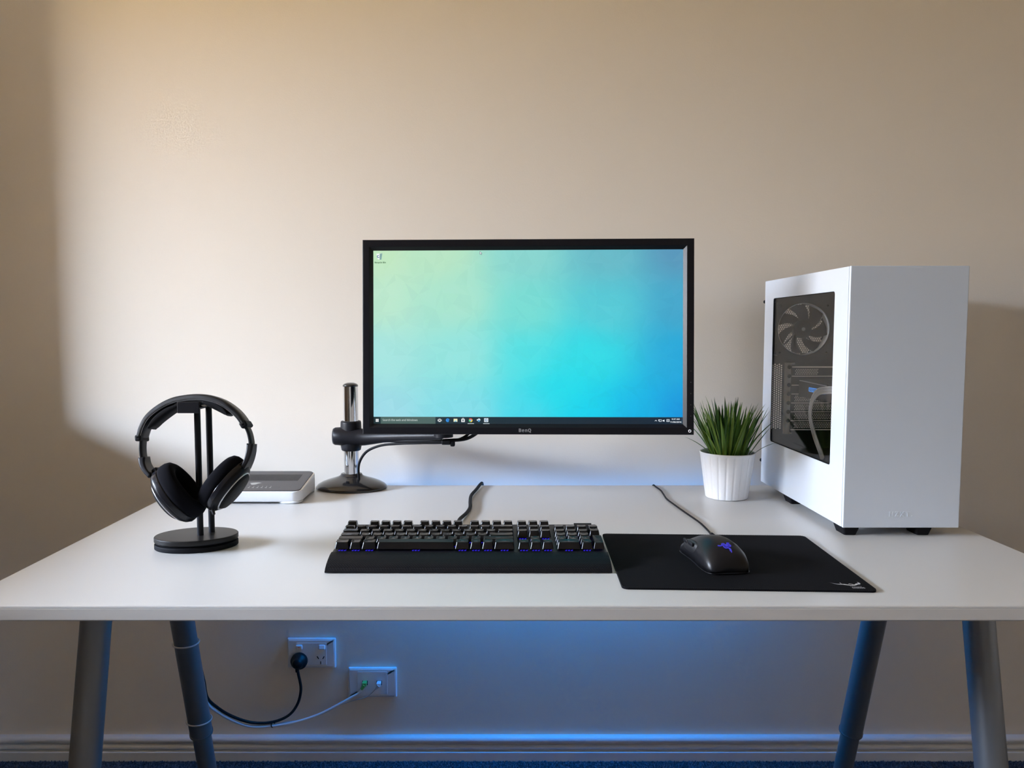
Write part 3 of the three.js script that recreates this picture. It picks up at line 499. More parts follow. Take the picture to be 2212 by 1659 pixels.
{
  const t = thing('headphones', 'black over-ear headphones with velour pads hanging on the stand', 'headphones', [-0.4925, 0.9470, -1.272], 0.0); t.rotation.x = -0.17; t.scale.setScalar(0.955);
  const K = 0.000782, P = (u, v, z = 0) => V((u - 425) * K, (868 - v) * K, z);
  // sweep of a rounded profile along a curve in the plane of the headband; n is the outward normal
  function band(pts, half, prof, scale = () => 1, N = 48) {
    const c = new THREE.CatmullRomCurve3(pts), R = [];
    for (let i = 0; i <= N; i++) { const u = i / N, p = c.getPoint(u), d = c.getTangent(u), n = V(-d.y, d.x, 0), s = scale(u); R.push(prof.map(([a, b]) => [p.x + n.x * b * s, p.y + n.y * b * s, p.z + a * half])); }
    return skin(R.map((r) => r.slice().reverse()));
  }
  const soft = (top, bot) => { const o = []; for (let i = 0; i < 28; i++) { const k = i / 28 * 2 * Math.PI, c = Math.cos(k), s = Math.sin(k); o.push([Math.sign(c) * Math.abs(c) ** 0.55, (s > 0 ? top : bot) * Math.sign(s) * Math.abs(s) ** 0.7]); } return o; };
  const arc = [P(303, 948), P(309, 925), P(320, 904), P(342, 884), P(372, 868), P(400, 862), P(425, 860), P(452, 862), P(480, 871), P(506, 888), P(522, 904), P(533, 920)];
  obj('headband', band(arc, 0.0185, soft(0.0065, 0.0055), (u) => 0.8 + 0.35 * Math.sin(Math.PI * u) ** 0.6), M.leather, t);
  const pad = (a, b) => obj('headband_pad', band(a, 0.0165, soft(0.004, 0.0098), (u) => b * Math.sin(Math.PI * Math.min(0.97, Math.max(0.03, u))) ** 0.4, 30), phys([0.006, 0.006, 0.008], 0.7, { specularIntensity: 0.4 }), t);
  pad([P(322, 926), P(336, 905), P(360, 886), P(388, 874)], 1); pad([P(380, 874), P(402, 868), P(425, 866), P(446, 868)], 0.7); pad([P(440, 868), P(462, 872), P(482, 882), P(496, 896)], 0.95);
  // stitches along the near edge of the headband
  const c = new THREE.CatmullRomCurve3(arc), st = []; for (let i = 3; i < 100; i++) { const u = i / 102, p = c.getPoint(u), d = c.getTangent(u); st.push(at(new THREE.BoxGeometry(0.0013, 0.0006, 0.0006), 0, 0, 0, 0, 0, Math.atan2(d.y, d.x)).translate(p.x + d.y * 0.0035, p.y - d.x * 0.0035, 0.0176)); }
  obj('stitching', st, std([0.30, 0.30, 0.31], 0.6), t, 'pale row of stitches');
  obj('end_cap', at(rbox(0.0105, 0.011, 0.036, 0.003), ...P(302.5, 948).toArray(), 0, 0, 0.12), M.matte, t);
  obj('end_cap', at(rbox(0.0125, 0.0125, 0.036, 0.0035), ...P(532, 918).toArray(), 0, 0, -1.0), M.matte, t);
  obj('slider', band([P(305, 950), P(305, 970), P(308, 990), P(315, 1006)], 0.0115, soft(0.0032, 0.0032)), M.dark, t);
  obj('slider', band([P(534, 922), P(541, 938), P(545, 955), P(546, 968)], 0.0115, soft(0.0032, 0.0032)), M.dark, t);
  const yoke = (pts, s) => { const g = []; const R = []; const cu = new THREE.CatmullRomCurve3(pts.map(([u, v]) => P(u, v))); for (let i = 0; i <= 14; i++) { const u = i / 14, p = cu.getPoint(u), d = cu.getTangent(u), n = V(-d.y, d.x, 0), h = 0.0125 + 0.007 * u, th = 0.0062 - 0.0026 * u; R.push(loop(2 * th, 2 * h, Math.min(th, h) * 0.6, 3).map(([a, b]) => [p.x + n.x * a, p.y + n.y * a, b])); } return skin(R.map((r) => (s > 0 ? r : r.slice())), {}); };
  obj('yoke', yoke([[309, 990], [312, 1004], [320, 1018], [334, 1032]], 1), M.dark, t);
  obj('yoke', yoke([[546, 960], [545, 978], [541, 996], [534, 1014]], 1), M.dark, t);
  // ear cups: oval shells built along their own axis, pad on one face and grille on the other
  const E = (list, seg = 48, hole = false) => skin(list.map(([u, s, r = 1]) => Array.from({ length: seg }, (_, i) => { const a = i / seg * 2 * Math.PI; return [u, 0.049 * s * Math.cos(a) * (1 + 0.03 * Math.cos(a)), 0.0405 * s * Math.sin(a)]; })), { cap0: !hole, cap1: !hole });
  function cup(u, v, ang, side) {
    const o = new THREE.Group(); o.name = 'ear_cup'; t.add(o); o.position.copy(P(u, v)); o.scale.setScalar(side < 0 ? 1.10 : 1.02); o.userData.label = side < 0 ? 'ear cup seen from its velour inside' : 'ear cup seen from its ringed outside';
    // local +x points outwards from the head
    obj('shell', E([[-0.002, 0.9], [0, 0.965], [0.003, 0.985], [0.009, 0.975], [0.013, 0.93], [0.0155, 0.86], [0.017, 0.80], [0.0172, 0.70]]), phys([0.006, 0.006, 0.008], 0.35, { specularIntensity: 0.3 }), o);
    obj('ring', at(new THREE.TorusGeometry(1, 0.038, 12, 64), 0, 0, 0, 0, Math.PI / 2).scale(0.045, 0.0375, 0.031).translate(0.0168, 0, 0), std([0.62, 0.62, 0.64], 0.28, { metalness: 0.7 }), o, 'thin silver ring');
    obj('grille', E([[0.0150, 0.735], [0.0190, 0.73], [0.0225, 0.66], [0.0245, 0.5], [0.0255, 0.25]]), phys([0.007, 0.007, 0.008], 0.6, { specularIntensity: 0.4, bumpMap: rep(peel, 3, 3), bumpScale: 0.0006 }), o);
    obj('bezel_band', E([[0.0005, 0.985], [0.0015, 1.0], [0.0075, 1.0], [0.0085, 0.985]], 48, true), phys([0.010, 0.010, 0.013], 0.2, { specularIntensity: 0.6 }), o);
    obj('ear_pad', E([[0.0005, 0.90], [-0.001, 0.985], [-0.006, 1.01], [-0.013, 1.0], [-0.019, 0.95], [-0.0225, 0.85], [-0.0232, 0.74], [-0.0215, 0.64], [-0.016, 0.57], [-0.009, 0.55], [-0.004, 0.54], [-0.0035, 0.3]], 56), M.velour, o);
    obj('pivot', at(rbox(0.01, 0.012, 0.02, 0.003), 0.004, 0.048, 0), M.dark, o);
    return o;
  }
  const L = cup(386, 1071, 0, -1); L.rotation.set(0, 0, 0); L.quaternion.setFromRotationMatrix(new THREE.Matrix4().makeBasis(V(-Math.cos(0.66), -Math.sin(0.66), 0), V(-Math.sin(0.66), Math.cos(0.66), 0), V(0, 0, -1)));
  const Rr = cup(491, 1051, 0, 1); Rr.quaternion.setFromRotationMatrix(new THREE.Matrix4().makeBasis(V(Math.cos(0.64), -Math.sin(0.64), 0), V(Math.sin(0.64), Math.cos(0.64), 0), V(0, 0, 1)));
  obj('cable_socket', rod([0.014, -0.040, 0.022], [0.021, -0.043, 0.025], 0.0034, 0.0026, 12), M.dark, Rr);
}

// ---------------------------------------------------------------- modem behind the headphones
{
  const t = thing('modem_router', 'flat white modem with a dark grey slotted top behind the headphones', 'modem', [-0.5185, DESK, -1.674]);
  const w = 0.216, d = 0.146, top = (z) => 0.0262 + (0.0725 - z) * 0.122, R = [];
  for (const [k, y, f] of [[-0.004, 0.004, 0], [0, 0.006, 0], [0, -0.0015, 1], [-0.0012, -0.0003, 1], [-0.003, 0, 1]]) R.push(loop(w + 2 * k, d + 2 * k, 0.02 + k, 6).map(([x, z]) => [x, f ? top(z) + y : y, z]));
  obj('body', skin(R), M.white, t);
  for (const sx of [-1, 1]) for (const sz of [-1, 1]) { const q = []; for (const [k, y] of [[-0.004, 0], [-0.001, 0.001], [0, 0.0062]]) q.push(loop(0.052 + 2 * k, 0.04 + 2 * k, 0.018, 5).map(([x, z]) => [x + sx * (w / 2 - 0.026), y, z + sz * (d / 2 - 0.02)])); obj('foot', skin(q), M.white, t); }
  const art = canvas(1024, 692, (c, W, H) => {
    c.fillStyle = '#4c4a4b'; c.fillRect(0, 0, W, H); c.scale(W / 216, H / 146); c.fillStyle = '#a9a9a5'; c.strokeStyle = '#cfcfca'; c.lineWidth = 1;
    c.beginPath(); c.moveTo(92, 92); c.quadraticCurveTo(108, 84, 118, 92); c.quadraticCurveTo(112, 93, 110, 97); c.quadraticCurveTo(108, 103, 101, 103); c.quadraticCurveTo(95, 101, 97, 97); c.closePath(); c.fill();
    for (let i = 0; i < 6; i++) { c.fillRect(98 + i * 9.2, 112, 1.2, 5); c.beginPath(); c.moveTo(96 + i * 9.2, 124); c.lineTo(99 + i * 9.2, 119.5); c.lineTo(102 + i * 9.2, 124); c.closePath(); c.fill(); }
    c.lineWidth = 0.7; c.strokeStyle = '#2b2a2a'; c.strokeRect(90, 118, 74, 7);
  });
  const T = []; for (const [k, y] of [[-0.0042, -0.001], [-0.0042, 0.0008], [-0.005, 0.0014], [-0.012, 0.0016]]) T.push(loop(w + 2 * k, d + 2 * k, 0.018 + k, 6).map(([x, z]) => [x, top(z) + y - 0.0012 * Math.max(0, 1 - (2.3 * z / d) ** 2) * 0, z]));
  const g = skin(T), p = g.attributes.position, uv = g.attributes.uv; for (let i = 0; i < p.count; i++) uv.setXY(i, p.getX(i) / w + 0.5, 0.5 - p.getZ(i) / d);
  obj('top_cover', g, phys([1, 1, 1], 0.42, { map: art, specularIntensity: 0.6 }), t);
  const slots = []; for (let i = 0; i < 62; i++) { const s = box(0.0012, 0.0004, 0.044, 0, 0, 0); const m = new THREE.Matrix4().makeRotationX(Math.atan(0.122)); s.applyMatrix4(m); slots.push(s.translate(-0.094 + i * 0.0029, top(-0.020) + 0.0017, -0.020)); }
  const v = obj('vent_slots', slots, std([0.02, 0.02, 0.022], 0.7), t); v.userData.kind = 'stuff';
}

// ---------------------------------------------------------------- potted grass
{
  const t = thing('potted_plant', 'tufted green grass plant in a fluted white pot between monitor and white computer', 'potted plant', [0.5085, DESK, -1.671]);
  const N = 160, ring = (r, y, f = 1) => Array.from({ length: N }, (_, i) => { const a = -i / N * 2 * Math.PI, k = r * (1 - f * 0.022 * Math.max(0, Math.cos(a * 20)) ** 4); return [k * Math.cos(a), y, k * Math.sin(a)]; });
  obj('pot', skin([ring(0.040, 0, 0), ring(0.0435, 0.0008, 0), ring(0.0452, 0.003, 1), ring(0.0575, 0.092, 1), ring(0.0583, 0.0965, 0), ring(0.0590, 0.0995, 0), ring(0.0586, 0.1012, 0), ring(0.0574, 0.1015, 0), ring(0.0562, 0.1002, 0), ring(0.0548, 0.094, 0), ring(0.053, 0.080, 0)], { cap1: false }), phys([0.82, 0.82, 0.84], 0.32, { clearcoat: 0.5, clearcoatRoughness: 0.1 }), t);
  obj('soil', skin([ring(0.0545, 0.086, 0), ring(0.0545, 0.088, 0), ring(0.04, 0.0905, 0)]), std([0.02, 0.018, 0.014], 0.95), t);
  const greens = [[0.055, 0.140, 0.022], [0.080, 0.185, 0.028], [0.036, 0.095, 0.024], [0.125, 0.245, 0.035], [0.20, 0.31, 0.05]].map((c) => phys(c, 0.5, { transmission: 0.35, side: THREE.DoubleSide, specularIntensity: 0.5 }));
  function blade(base, dir, len, width, droop, mat, turn = 0) {
    const n = 9, R = [], d = V(...dir).normalize(), side = V(0, 1, 0).cross(d).normalize(); if (side.lengthSq() < 0.01) side.set(1, 0, 0);
    side.applyAxisAngle(d, turn);
    let p = V(...base); const cur = d.clone();
    for (let i = 0; i <= n; i++) {
      const u = i / n, w = width * (0.55 + 0.9 * u) * (1 - u ** 2.2) + 0.0002, nrm = cur.clone().cross(side).normalize(), f = w * 0.35;
      R.push([[p.x + side.x * w / 2 + nrm.x * f, p.y + side.y * w / 2 + nrm.y * f, p.z + side.z * w / 2 + nrm.z * f], [p.x, p.y, p.z], [p.x - side.x * w / 2 + nrm.x * f, p.y - side.y * w / 2 + nrm.y * f, p.z - side.z * w / 2 + nrm.z * f]]);
      cur.y -= droop / n; const h = Math.hypot(cur.x, cur.z) || 1; cur.x += dir[0] / h * 0.02 * droop; cur.normalize(); p = p.clone().addScaledVector(cur, len / n);
    }
    obj('leaf', skin(R, { closed: false, cap0: false, cap1: false }), mat, t);
  }
  for (let i = 0; i < 150; i++) {
    const a = rr(0, 2 * Math.PI), q = Math.sqrt(rnd()), r = 0.037 * q, out = 0.06 + 0.36 * q * rr(0.6, 1.1);
    const x = r * Math.cos(a), z = r * Math.sin(a), ax = Math.cos(a + rr(-0.5, 0.5)), az = Math.sin(a + rr(-0.5, 0.5));
    blade([x, 0.086, z], [ax * out + rr(-0.15, 0.15), 1, az * out * 0.85 + rr(-0.15, 0.15)], rr(0.088, 0.148) * (1 - 0.14 * q), rr(0.0052, 0.0098), rr(-0.1, 0.5), greens[Math.min(4, Math.floor(rnd() * 5.8))], rr(-0.8, 0.8));
  }
  blade([-0.034, 0.090, 0.028], [-1, 1.1, 0.35], 0.092, 0.0042, 0.42, greens[0]); blade([0.036, 0.088, 0.020], [0.62, 1, 0.1], 0.086, 0.0056, 0.1, greens[0]); blade([0.038, 0.088, 0.026], [0.75, 1, 0.15], 0.078, 0.0030, 0.75, greens[2]);
  blade([0.030, 0.088, 0.03], [0.30, 1, 0.2], 0.125, 0.006, 0.1, greens[1]); blade([-0.030, 0.088, 0.02], [-0.40, 1, 0.2], 0.120, 0.006, 0.1, greens[3]);
}

// ---------------------------------------------------------------- computer tower
{
  const X0 = 0.617, X1 = 0.8235, Z1 = -1.345, Z0 = -1.768, YB = 0.716, YT = 1.178;
  const t = thing('computer_tower', 'tall white computer tower with a tinted side window showing its fan', 'computer', [0, 0, 0]);
  const H = YT - YB, yc = (YB + YT) / 2, zc = (Z0 + Z1) / 2, L = Z1 - Z0;
  obj('front_panel', rbox(X1 - X0, H, 0.006, 0.0015, (X0 + X1) / 2, yc, Z1 - 0.003, 3), M.casefront, t);
  obj('logo', text('NZXT.', 0.0086, 0.0008, 0.0020).translate(0.7196, 0.7405, Z1 - 0.0004), M.casefront, t, 'raised white maker lettering');
  { // side panel with its window opening; drawn in (z, y) and turned to face the monitor
    const s = rrShape(L - 0.0068, H - 0.001, 0.0012, 0, 0), hz = (-1.7155 - 1.4055) / 2, hy = (1.1368 + 0.8180) / 2, ww = 0.310, wh = 0.3188;
    const zo = (Z0 + Z1 - 0.0068) / 2; s.holes.push(rrShape(ww, wh, 0.006, hz - zo, hy - yc));
    obj('side_panel', at(extrude(s, 0.0012, 0.0004, 5), 0, 0, 0, 0, -Math.PI / 2, 0).translate(X0 + 0.0012, yc, zo), M.case, t);
    const lip = rrShape(ww + 0.002, wh + 0.002, 0.007); lip.holes.push(rrShape(ww - 0.0022, wh - 0.0022, 0.005));
    obj('window_seal', at(extrude(lip, 0.0008, 0, 5), 0, 0, 0, 0, -Math.PI / 2, 0).translate(X0 + 0.0021, hy, hz), M.rubber, t);
    obj('window_pane', box(0.0012, wh + 0.012, ww + 0.012, X0 + 0.0030, hy, hz), phys([0.97, 0.965, 0.955], 0.03, { transmission: 1, ior: 1.5, specularIntensity: 0.5 }), t, 'dark tinted see-through pane');
  }
  obj('far_side_panel', rbox(0.0012, H - 0.001, L - 0.0068, 0.0004, X1 - 0.0006, yc, (Z0 + Z1 - 0.0068) / 2), M.case, t);
  obj('top_panel', rbox(X1 - X0 - 0.003, 0.002, L - 0.0068, 0.0006, (X0 + X1) / 2, YT - 0.0015, (Z0 + Z1 - 0.0068) / 2), M.casefront, t);
  obj('bottom_panel', rbox(X1 - X0 - 0.003, 0.002, L - 0.0068, 0.0006, (X0 + X1) / 2, YB + 0.0015, (Z0 + Z1 - 0.0068) / 2), M.casefront, t);
  const foot = (x, z) => { const r = []; for (const [k, y] of [[0.004, 0.7162], [0.0035, 0.712], [0, 0.7004], [-0.001, 0.7]]) r.push(loop(0.021 + 2 * k, 0.036 + 2 * k, 0.003, 3).map(([a, b]) => [x + a, y, z + b])); obj('foot', skin(r.reverse()), M.rubber, t); };
  foot(0.6355, -1.373); foot(0.7655, -1.373); foot(0.6355, -1.620); foot(0.7655, -1.620);
  for (const y of [0.7654, 1.1314]) obj('thumbscrew', at(new THREE.CylinderGeometry(0.0042, 0.0042, 0.006, 18), 0.6195, y, Z0 - 0.0032, Math.PI / 2), M.matte, t);
  // back panel: honeycomb behind the fan, a perforated strip, an opening for the expansion slots
  const ZB = -1.752, hex = (x, y, r, n = 6) => { const p = new THREE.Path(); for (let i = 0; i < n; i++) { const a = -(i + 0.5) / n * 2 * Math.PI; p[i ? 'lineTo' : 'moveTo'](x + r * Math.cos(a), y + r * Math.sin(a)); } p.closePath(); return p; };
  const back = new THREE.Shape(); back.moveTo(X0 + 0.002, YB + 0.004); back.lineTo(X1 - 0.002, YB + 0.004); back.lineTo(X1 - 0.002, YT - 0.003); back.lineTo(X0 + 0.002, YT - 0.003); back.closePath();
  const F = [0.6904, 1.0688], holes = back.holes;
  for (let j = -13; j <= 13; j++) for (let i = -13; i <= 13; i++) { const x = F[0] + (i + (j & 1 ? 0.5 : 0)) * 0.0050, y = F[1] + j * 0.00433; if (Math.hypot(x - F[0], y - F[1]) < 0.0565) holes.push(hex(x, y, 0.0023)); }
  for (const [sx, sy] of [[-1, -1], [1, -1], [-1, 1], [1, 1]]) if (sx > 0 || true) { const x = F[0] + sx * 0.0525, y = F[1] + sy * 0.0525; if (x > X0 + 0.008) holes.push(hex(x, y, 0.0024)); }
  for (let c = 0; c < 5; c++) for (let k = 0; k < 30; k++) holes.push(hex(0.6328 + c * 0.0050, 0.8425 + k * 0.00495 + (c & 1 ? 0.0025 : 0), 0.00215));
  { const p = new THREE.Path(); p.moveTo(0.6765, 0.838); p.lineTo(0.6765, 0.984); p.lineTo(0.802, 0.984); p.lineTo(0.802, 0.838); p.closePath(); holes.push(p); }
  const port = new THREE.Path(); 
  obj('back_panel', new THREE.ExtrudeGeometry(back, { depth: 0.001, bevelEnabled: false }).translate(0, 0, ZB - 0.001), M.inside, t);
  const slotY = (i) => 0.9720 - i * 0.02045;
  for (let i = 0; i < 7; i++) {
    const s = new THREE.Shape(); const y = slotY(i); s.moveTo(0.6755, y - 0.0095); s.lineTo(0.803, y - 0.0095); s.lineTo(0.803, y + 0.0095); s.lineTo(0.6755, y + 0.0095); s.closePath();
    if (i !== 1 && i !== 2) for (let r = 0; r < 4; r++) for (let c = 0; c < (i ? 28 : 13); c++) s.holes.push(hex(0.6850 + c * 0.0040 + (r & 1 ? 0.002 : 0), y - 0.0054 + r * 0.0036, 0.00135));
    obj('slot_cover', new THREE.ExtrudeGeometry(s, { depth: 0.0009, bevelEnabled: false }).translate(0, 0, ZB + 0.0002), M.inside, t);
  }
  { // pale retaining bar with a round notch at every slot
    const s = new THREE.Shape(); s.moveTo(0.6580, 0.8300); s.lineTo(0.6785, 0.8300); s.lineTo(0.6785, 0.8330); s.lineTo(0.6730, 0.8335);
    for (let i = 6; i >= 0; i--) { const y = slotY(i) + 0.0108; s.lineTo(0.6730, y - 0.0030); s.absarc(0.6690, y, 0.0047, -0.6, 0.6, true); s.lineTo(0.6730, y + 0.0030); }
    s.lineTo(0.6730, 0.9875); s.lineTo(0.6815, 0.9885); s.lineTo(0.6815, 0.9930); s.lineTo(0.6580, 0.9930); s.closePath();
    obj('slot_bracket', new THREE.ExtrudeGeometry(s, { depth: 0.0012, bevelEnabled: false, curveSegments: 14 }).translate(0, 0, ZB + 0.0035), std([0.80, 0.80, 0.78], 0.5), t, 'pale bar with a round notch at every slot');
  }
  { // exhaust fan
    const f = new THREE.Group(); f.name = 'exhaust_fan'; t.add(f); f.position.set(F[0], F[1], ZB + 0.0145);
    const s = rrShape(0.120, 0.120, 0.006); s.holes.push(new THREE.Path().absarc(0, 0, 0.0585, 0, 2 * Math.PI, true)); for (const a of [-1, 1]) for (const b of [-1, 1]) s.holes.push(new THREE.Path().absarc(a * 0.0525, b * 0.0525, 0.0022, 0, 2 * Math.PI, true));
    obj('fan_frame', new THREE.ExtrudeGeometry(s, { depth: 0.024, bevelEnabled: false, curveSegments: 40 }).translate(0, 0, -0.012), std([0.025, 0.025, 0.025], 0.6), f);
    const liner = lathe([[0.0572, -0.0118], [0.0584, -0.0118], [0.0584, 0.0121], [0.0568, 0.0121], [0.0566, 0.0118], [0.0572, -0.0118]], 72).rotateX(Math.PI / 2); obj('fan_ring', liner, std([0.72, 0.74, 0.76], 0.45), f, 'pale ring inside the frame');
    const dk = phys([0.018, 0.018, 0.018], 0.5, { specularIntensity: 0.6 });
    obj('fan_hub', lathe([[0, 0.010], [0.014, 0.010], [0.0195, 0.0085], [0.0205, 0.006], [0.0205, -0.008], [0, -0.008]], 40).rotateX(Math.PI / 2), dk, f);
    obj('hub_sticker', at(new THREE.CylinderGeometry(0.004, 0.004, 0.0006, 20), 0, 0, 0.0104, Math.PI / 2), std([0.4, 0.4, 0.42], 0.4), f);
    for (let b = 0; b < 7; b++) { const R = []; for (let i = 0; i <= 8; i++) { const u = i / 8, r = 0.020 + 0.0355 * u, a0 = b / 7 * 2 * Math.PI + 0.55 * u + 0.12, w = 0.64 - 0.06 * u, e = 0.0075; const q = (a, z) => [r * Math.cos(a), r * Math.sin(a), z]; R.push([q(a0, e), q(a0 + w / 2, 0.001), q(a0 + w, -e), q(a0 + w, -e - 0.0012), q(a0 + w / 2, -0.0004), q(a0, e - 0.0012)]); } obj('fan_blade', skin(R), dk, f); }
    for (let k = 0; k < 4; k++) obj('fan_strut', at(box(0.040, 0.003, 0.002, 0.038, 0, -0.0105), 0, 0, 0, 0, 0, Math.PI / 4 + k * Math.PI / 2), dk, f);
  }
  { // graphics card with lit lettering on its edge
    const g = new THREE.Group(); g.name = 'graphics_card'; t.add(g);
    obj('card_shroud', rbox(0.108, 0.038, 0.250, 0.002, 0.745, 0.9345, -1.623), phys([0.010, 0.010, 0.014], 0.4), g);
    obj('card_plate', rbox(0.110, 0.0016, 0.200, 0.0005, 0.745, 0.9548, -1.636), phys([0.010, 0.010, 0.014], 0.5), g);
    obj('card_trim', rod([0.6895, 0.9530, -1.738], [0.6895, 0.9505, -1.597], 0.0011, 0.0011, 8), std([0.6, 0.6, 0.6], 0.35, { metalness: 0.6 }), g);
    obj('light_panel', rbox(0.0008, 0.0090, 0.082, 0.0003, 0.6907, 0.9365, -1.6475), new THREE.MeshStandardMaterial({ color: 0x0a1430, emissive: new THREE.Color(0.06, 0.34, 1.0), emissiveIntensity: 1.0 }), g);
    obj('lettering', text('GEFORCE GTX', 0.0066, 0.0006, 0.0004).scale(1.15, 1, 1).rotateY(-Math.PI / 2).translate(0.6905, 0.9365, -1.6475), std([0.01, 0.02, 0.08], 0.5), g);
  }
  { // flat bundle of pale power wires to the card
    const C = [[0.946, -1.545], [0.9435, -1.575], [0.9368, -1.617], [0.920, -1.644], [0.900, -1.6545], [0.879, -1.6555], [0.8425, -1.632], [0.8102, -1.598], [0.798, -1.588]], cv = new THREE.CatmullRomCurve3(C.map(([y, z]) => V(0, y, z)));
    for (let k = 0; k < 5; k++) { const pts = []; for (let i = 0; i <= 24; i++) { const p = cv.getPoint(i / 24), d = cv.getTangent(i / 24); pts.push([0.683 - 0.0005 * Math.abs(k - 2), p.y - d.z * (k - 2) * 0.0031, p.z + d.y * (k - 2) * 0.0031]); } obj('power_wire', tube(pts, 0.0018, 60, 8), std(k % 2 ? [0.42, 0.43, 0.46] : [0.50, 0.51, 0.54], 0.5), t); }
  }
  obj('power_supply_shroud', rbox(0.172, 0.078, 0.330, 0.002, 0.716, 0.7580, -1.580), phys([0.008, 0.008, 0.010], 0.5), t);
  obj('board_tray', box(0.004, 0.376, 0.400, 0.806, 0.986, -1.555), M.inside, t);
  obj('main_board', box(0.003, 0.244, 0.300, 0.801, 1.015, -1.595), phys([0.010, 0.012, 0.011], 0.5), t);
  obj('inner_front', box(0.190, 0.440, 0.002, 0.718, 0.947, -1.366), M.inside, t);
  obj('inner_roof', box(0.196, 0.001, 0.400, 0.718, 1.1735, -1.56), M.inside, t);
}

// ---------------------------------------------------------------- outlets, plugs and cables on the wall under the desk
const plastic = std([0.74, 0.75, 0.76], 0.28);
function wallPlate(t, w, h) { const s = rrShape(w, h, 0.003); obj('plate', extrude(s, 0.0120, 0.0060, 4).translate(0, 0, 0), plastic, t); }
{
  const t = thing('power_outlet', 'white double power point with one black plug in it, above the data outlet', 'power outlet', [-0.4526, 0.2728, WALL]);
  wallPlate(t, 0.1195, 0.0762);
  obj('face_panel', extrude(rrShape(0.0745, 0.0555, 0.003, 0, -0.0005), 0.0014, 0.0005).translate(0, 0, 0.0112), plastic, t);
  for (const [x, tilt] of [[-0.0295, 0.22], [0.0265, -0.22]]) { const sw = obj('switch', at(rbox(0.0165, 0.0125, 0.006, 0.003), x, 0.0165, 0.0130, tilt), std([0.78, 0.80, 0.82], 0.25), t); if (x < 0) obj('switch_mark', box(0.005, 0.0016, 0.0004, x, 0.0175, 0.0162), std([0.55, 0.05, 0.04], 0.5), sw, 'red on mark'); }
  for (const sx of [-0.0295, 0.0230]) { for (const s of [-1, 1]) obj('pin_slot', at(box(0.0020, 0.0075, 0.0006), sx + s * 0.0069, -0.0098, 0.0127, 0, 0, -s * 0.52), M.soft, t); obj('pin_slot', box(0.0019, 0.0072, 0.0006, sx, -0.0228, 0.0127), M.soft, t); }
}
{
  const t = thing('power_plug', 'round black plug with a black power cord in the double power point', 'plug', [-0.4815, 0.2565, WALL + 0.0122]);
  obj('plug_body', lathe([[0, 0], [0.0195, 0], [0.0205, 0.002], [0.0205, 0.009], [0.0190, 0.0125], [0.0145, 0.0165], [0.0125, 0.023], [0.0105, 0.028], [0.005, 0.0305], [0, 0.031]], 40).rotateX(Math.PI / 2), M.dark, t);
  obj('strain_relief', rod([0, -0.004, 0.022], [-0.0005, -0.0195, 0.0235], 0.0062, 0.0042, 16), M.dark, t);
  const o = [-0.4815, 0.2565, WALL + 0.0122], path = [[-0.4816, 0.2440, -1.8180], [-0.4790, 0.2300, -1.8175], [-0.4758, 0.2154, -1.817], [-0.4731, 0.1936, -1.815], [-0.4803, 0.1613, -1.81], [-0.4983, 0.1384, -1.8], [-0.5334, 0.1285, -1.785], [-0.5769, 0.1375, -1.765], [-0.6164, 0.1675, -1.738], [-0.6386, 0.2008, -1.712], [-0.6530, 0.2330, -1.692], [-0.656, 0.28, -1.680], [-0.657, 0.40, -1.633], [-0.657, 0.55, -1.587]];
  obj('cord', tube(path.map((q) => q.map((v, k) => v - o[k])), 0.0034, 110, 10), M.dark, t);
}
{
  const t = thing('data_outlet', 'white wall plate with two data jacks above the baseboard', 'data outlet', [-0.3033, 0.1985, WALL]);
  wallPlate(t, 0.1205, 0.0762);
  obj('face_panel', extrude(rrShape(0.0745, 0.0575, 0.003), 0.0014, 0.0005).translate(0, 0, 0.0112), plastic, t);
  for (const x of [-0.0180, 0.0170]) obj('jack', box(0.0130, 0.0110, 0.0008, x, 0.0005, 0.0126), M.soft, t);
}
function cord(name, label, path, r, mat, plugMat, plugName) {
  const o = path[0], t = thing(name, label, 'cable', o);
  obj('plug', rbox(0.0105, 0.0090, 0.016, 0.0015, 0, 0.001, -0.002), plugMat, t, plugName);
  const b = path[1].map((v, k) => v - o[k]); obj('boot', rod([0, 0, 0.004], [b[0] * 0.55, b[1] * 0.55, b[2] * 0.55 + 0.003], 0.0050, r + 0.0006, 14), plugMat, t);
  obj('cord', tube([[0, 0, 0.004], ...path.slice(1).map((q) => q.map((v, k) => v - o[k]))], r, 120, 8), mat, t);
}
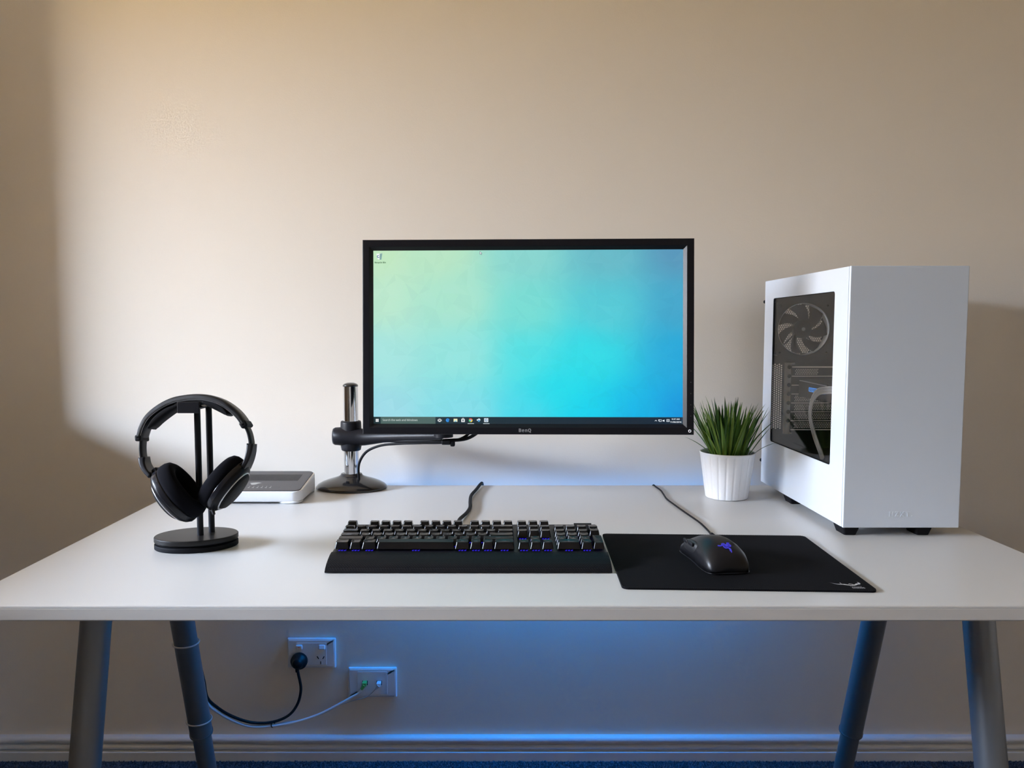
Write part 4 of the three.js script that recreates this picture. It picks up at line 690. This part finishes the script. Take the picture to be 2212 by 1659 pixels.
cord('network_cable', 'pale grey network cable with a green plug in the data outlet', [[-0.3213, 0.1992, WALL + 0.0215], [-0.3330, 0.1815, -1.826], [-0.3523, 0.1700, -1.824], [-0.3799, 0.1561, -1.820], [-0.429, 0.1344, -1.81], [-0.4818, 0.1226, -1.797], [-0.5335, 0.1195, -1.783], [-0.5825, 0.1290, -1.763], [-0.6172, 0.1578, -1.738], [-0.6399, 0.1902, -1.713], [-0.6530, 0.2220, -1.69], [-0.6620, 0.28, -1.682], [-0.664, 0.40, -1.635], [-0.664, 0.55, -1.588]], 0.0030, std([0.62, 0.64, 0.67], 0.4), std([0.16, 0.42, 0.10], 0.4), 'green plug');
cord('phone_cable', 'thin grey phone cable with a clear plug in the data outlet', [[-0.2863, 0.1985, WALL + 0.0215], [-0.3000, 0.1820, -1.828], [-0.3182, 0.1677, -1.829], [-0.3426, 0.1615, -1.828], [-0.3793, 0.1510, -1.826], [-0.4177, 0.1328, -1.820], [-0.4593, 0.1230, -1.808], [-0.5014, 0.1220, -1.797], [-0.5471, 0.1225, -1.782], [-0.59, 0.1350, -1.760], [-0.6243, 0.1663, -1.734], [-0.6432, 0.1962, -1.710], [-0.6540, 0.2267, -1.696], [-0.6690, 0.28, -1.682], [-0.671, 0.40, -1.635], [-0.671, 0.55, -1.588]], 0.0012, std([0.40, 0.41, 0.43], 0.45), std([0.62, 0.65, 0.70], 0.25), 'clear plug');
tag(obj('cable_tie', at(new THREE.TorusGeometry(0.0068, 0.0014, 8, 24), -0.5335, 0.1238, -1.784, 0, 1.25, 0), M.matte), 'small black tie round the hanging cords', 'cable tie');
{ // pale ties that hold the cords to the rear leg
  const dir = V(0, -0.679, -0.199).normalize();
  for (const [y, l] of [[0.4014, 'pale cable tie round the rear desk leg just under the tabletop'], [0.2009, 'pale cable tie round the rear desk leg where the cords reach it']]) {
    const z = -1.517 + (-0.199) * (0.679 - y) / 0.679, g = new THREE.TorusGeometry(1, 0.045, 8, 40); g.scale(0.0268, 0.0268, 0.0268); g.scale(1, 1, 1.6);
    g.applyQuaternion(new THREE.Quaternion().setFromUnitVectors(V(0, 0, 1), dir)); g.rotateX(-0.25);
    tag(obj('cable_tie', g.translate(-0.66, y, z), std([0.5, 0.5, 0.52], 0.4)), l, 'cable tie');
  }
}
renderer.render(scene, camera);
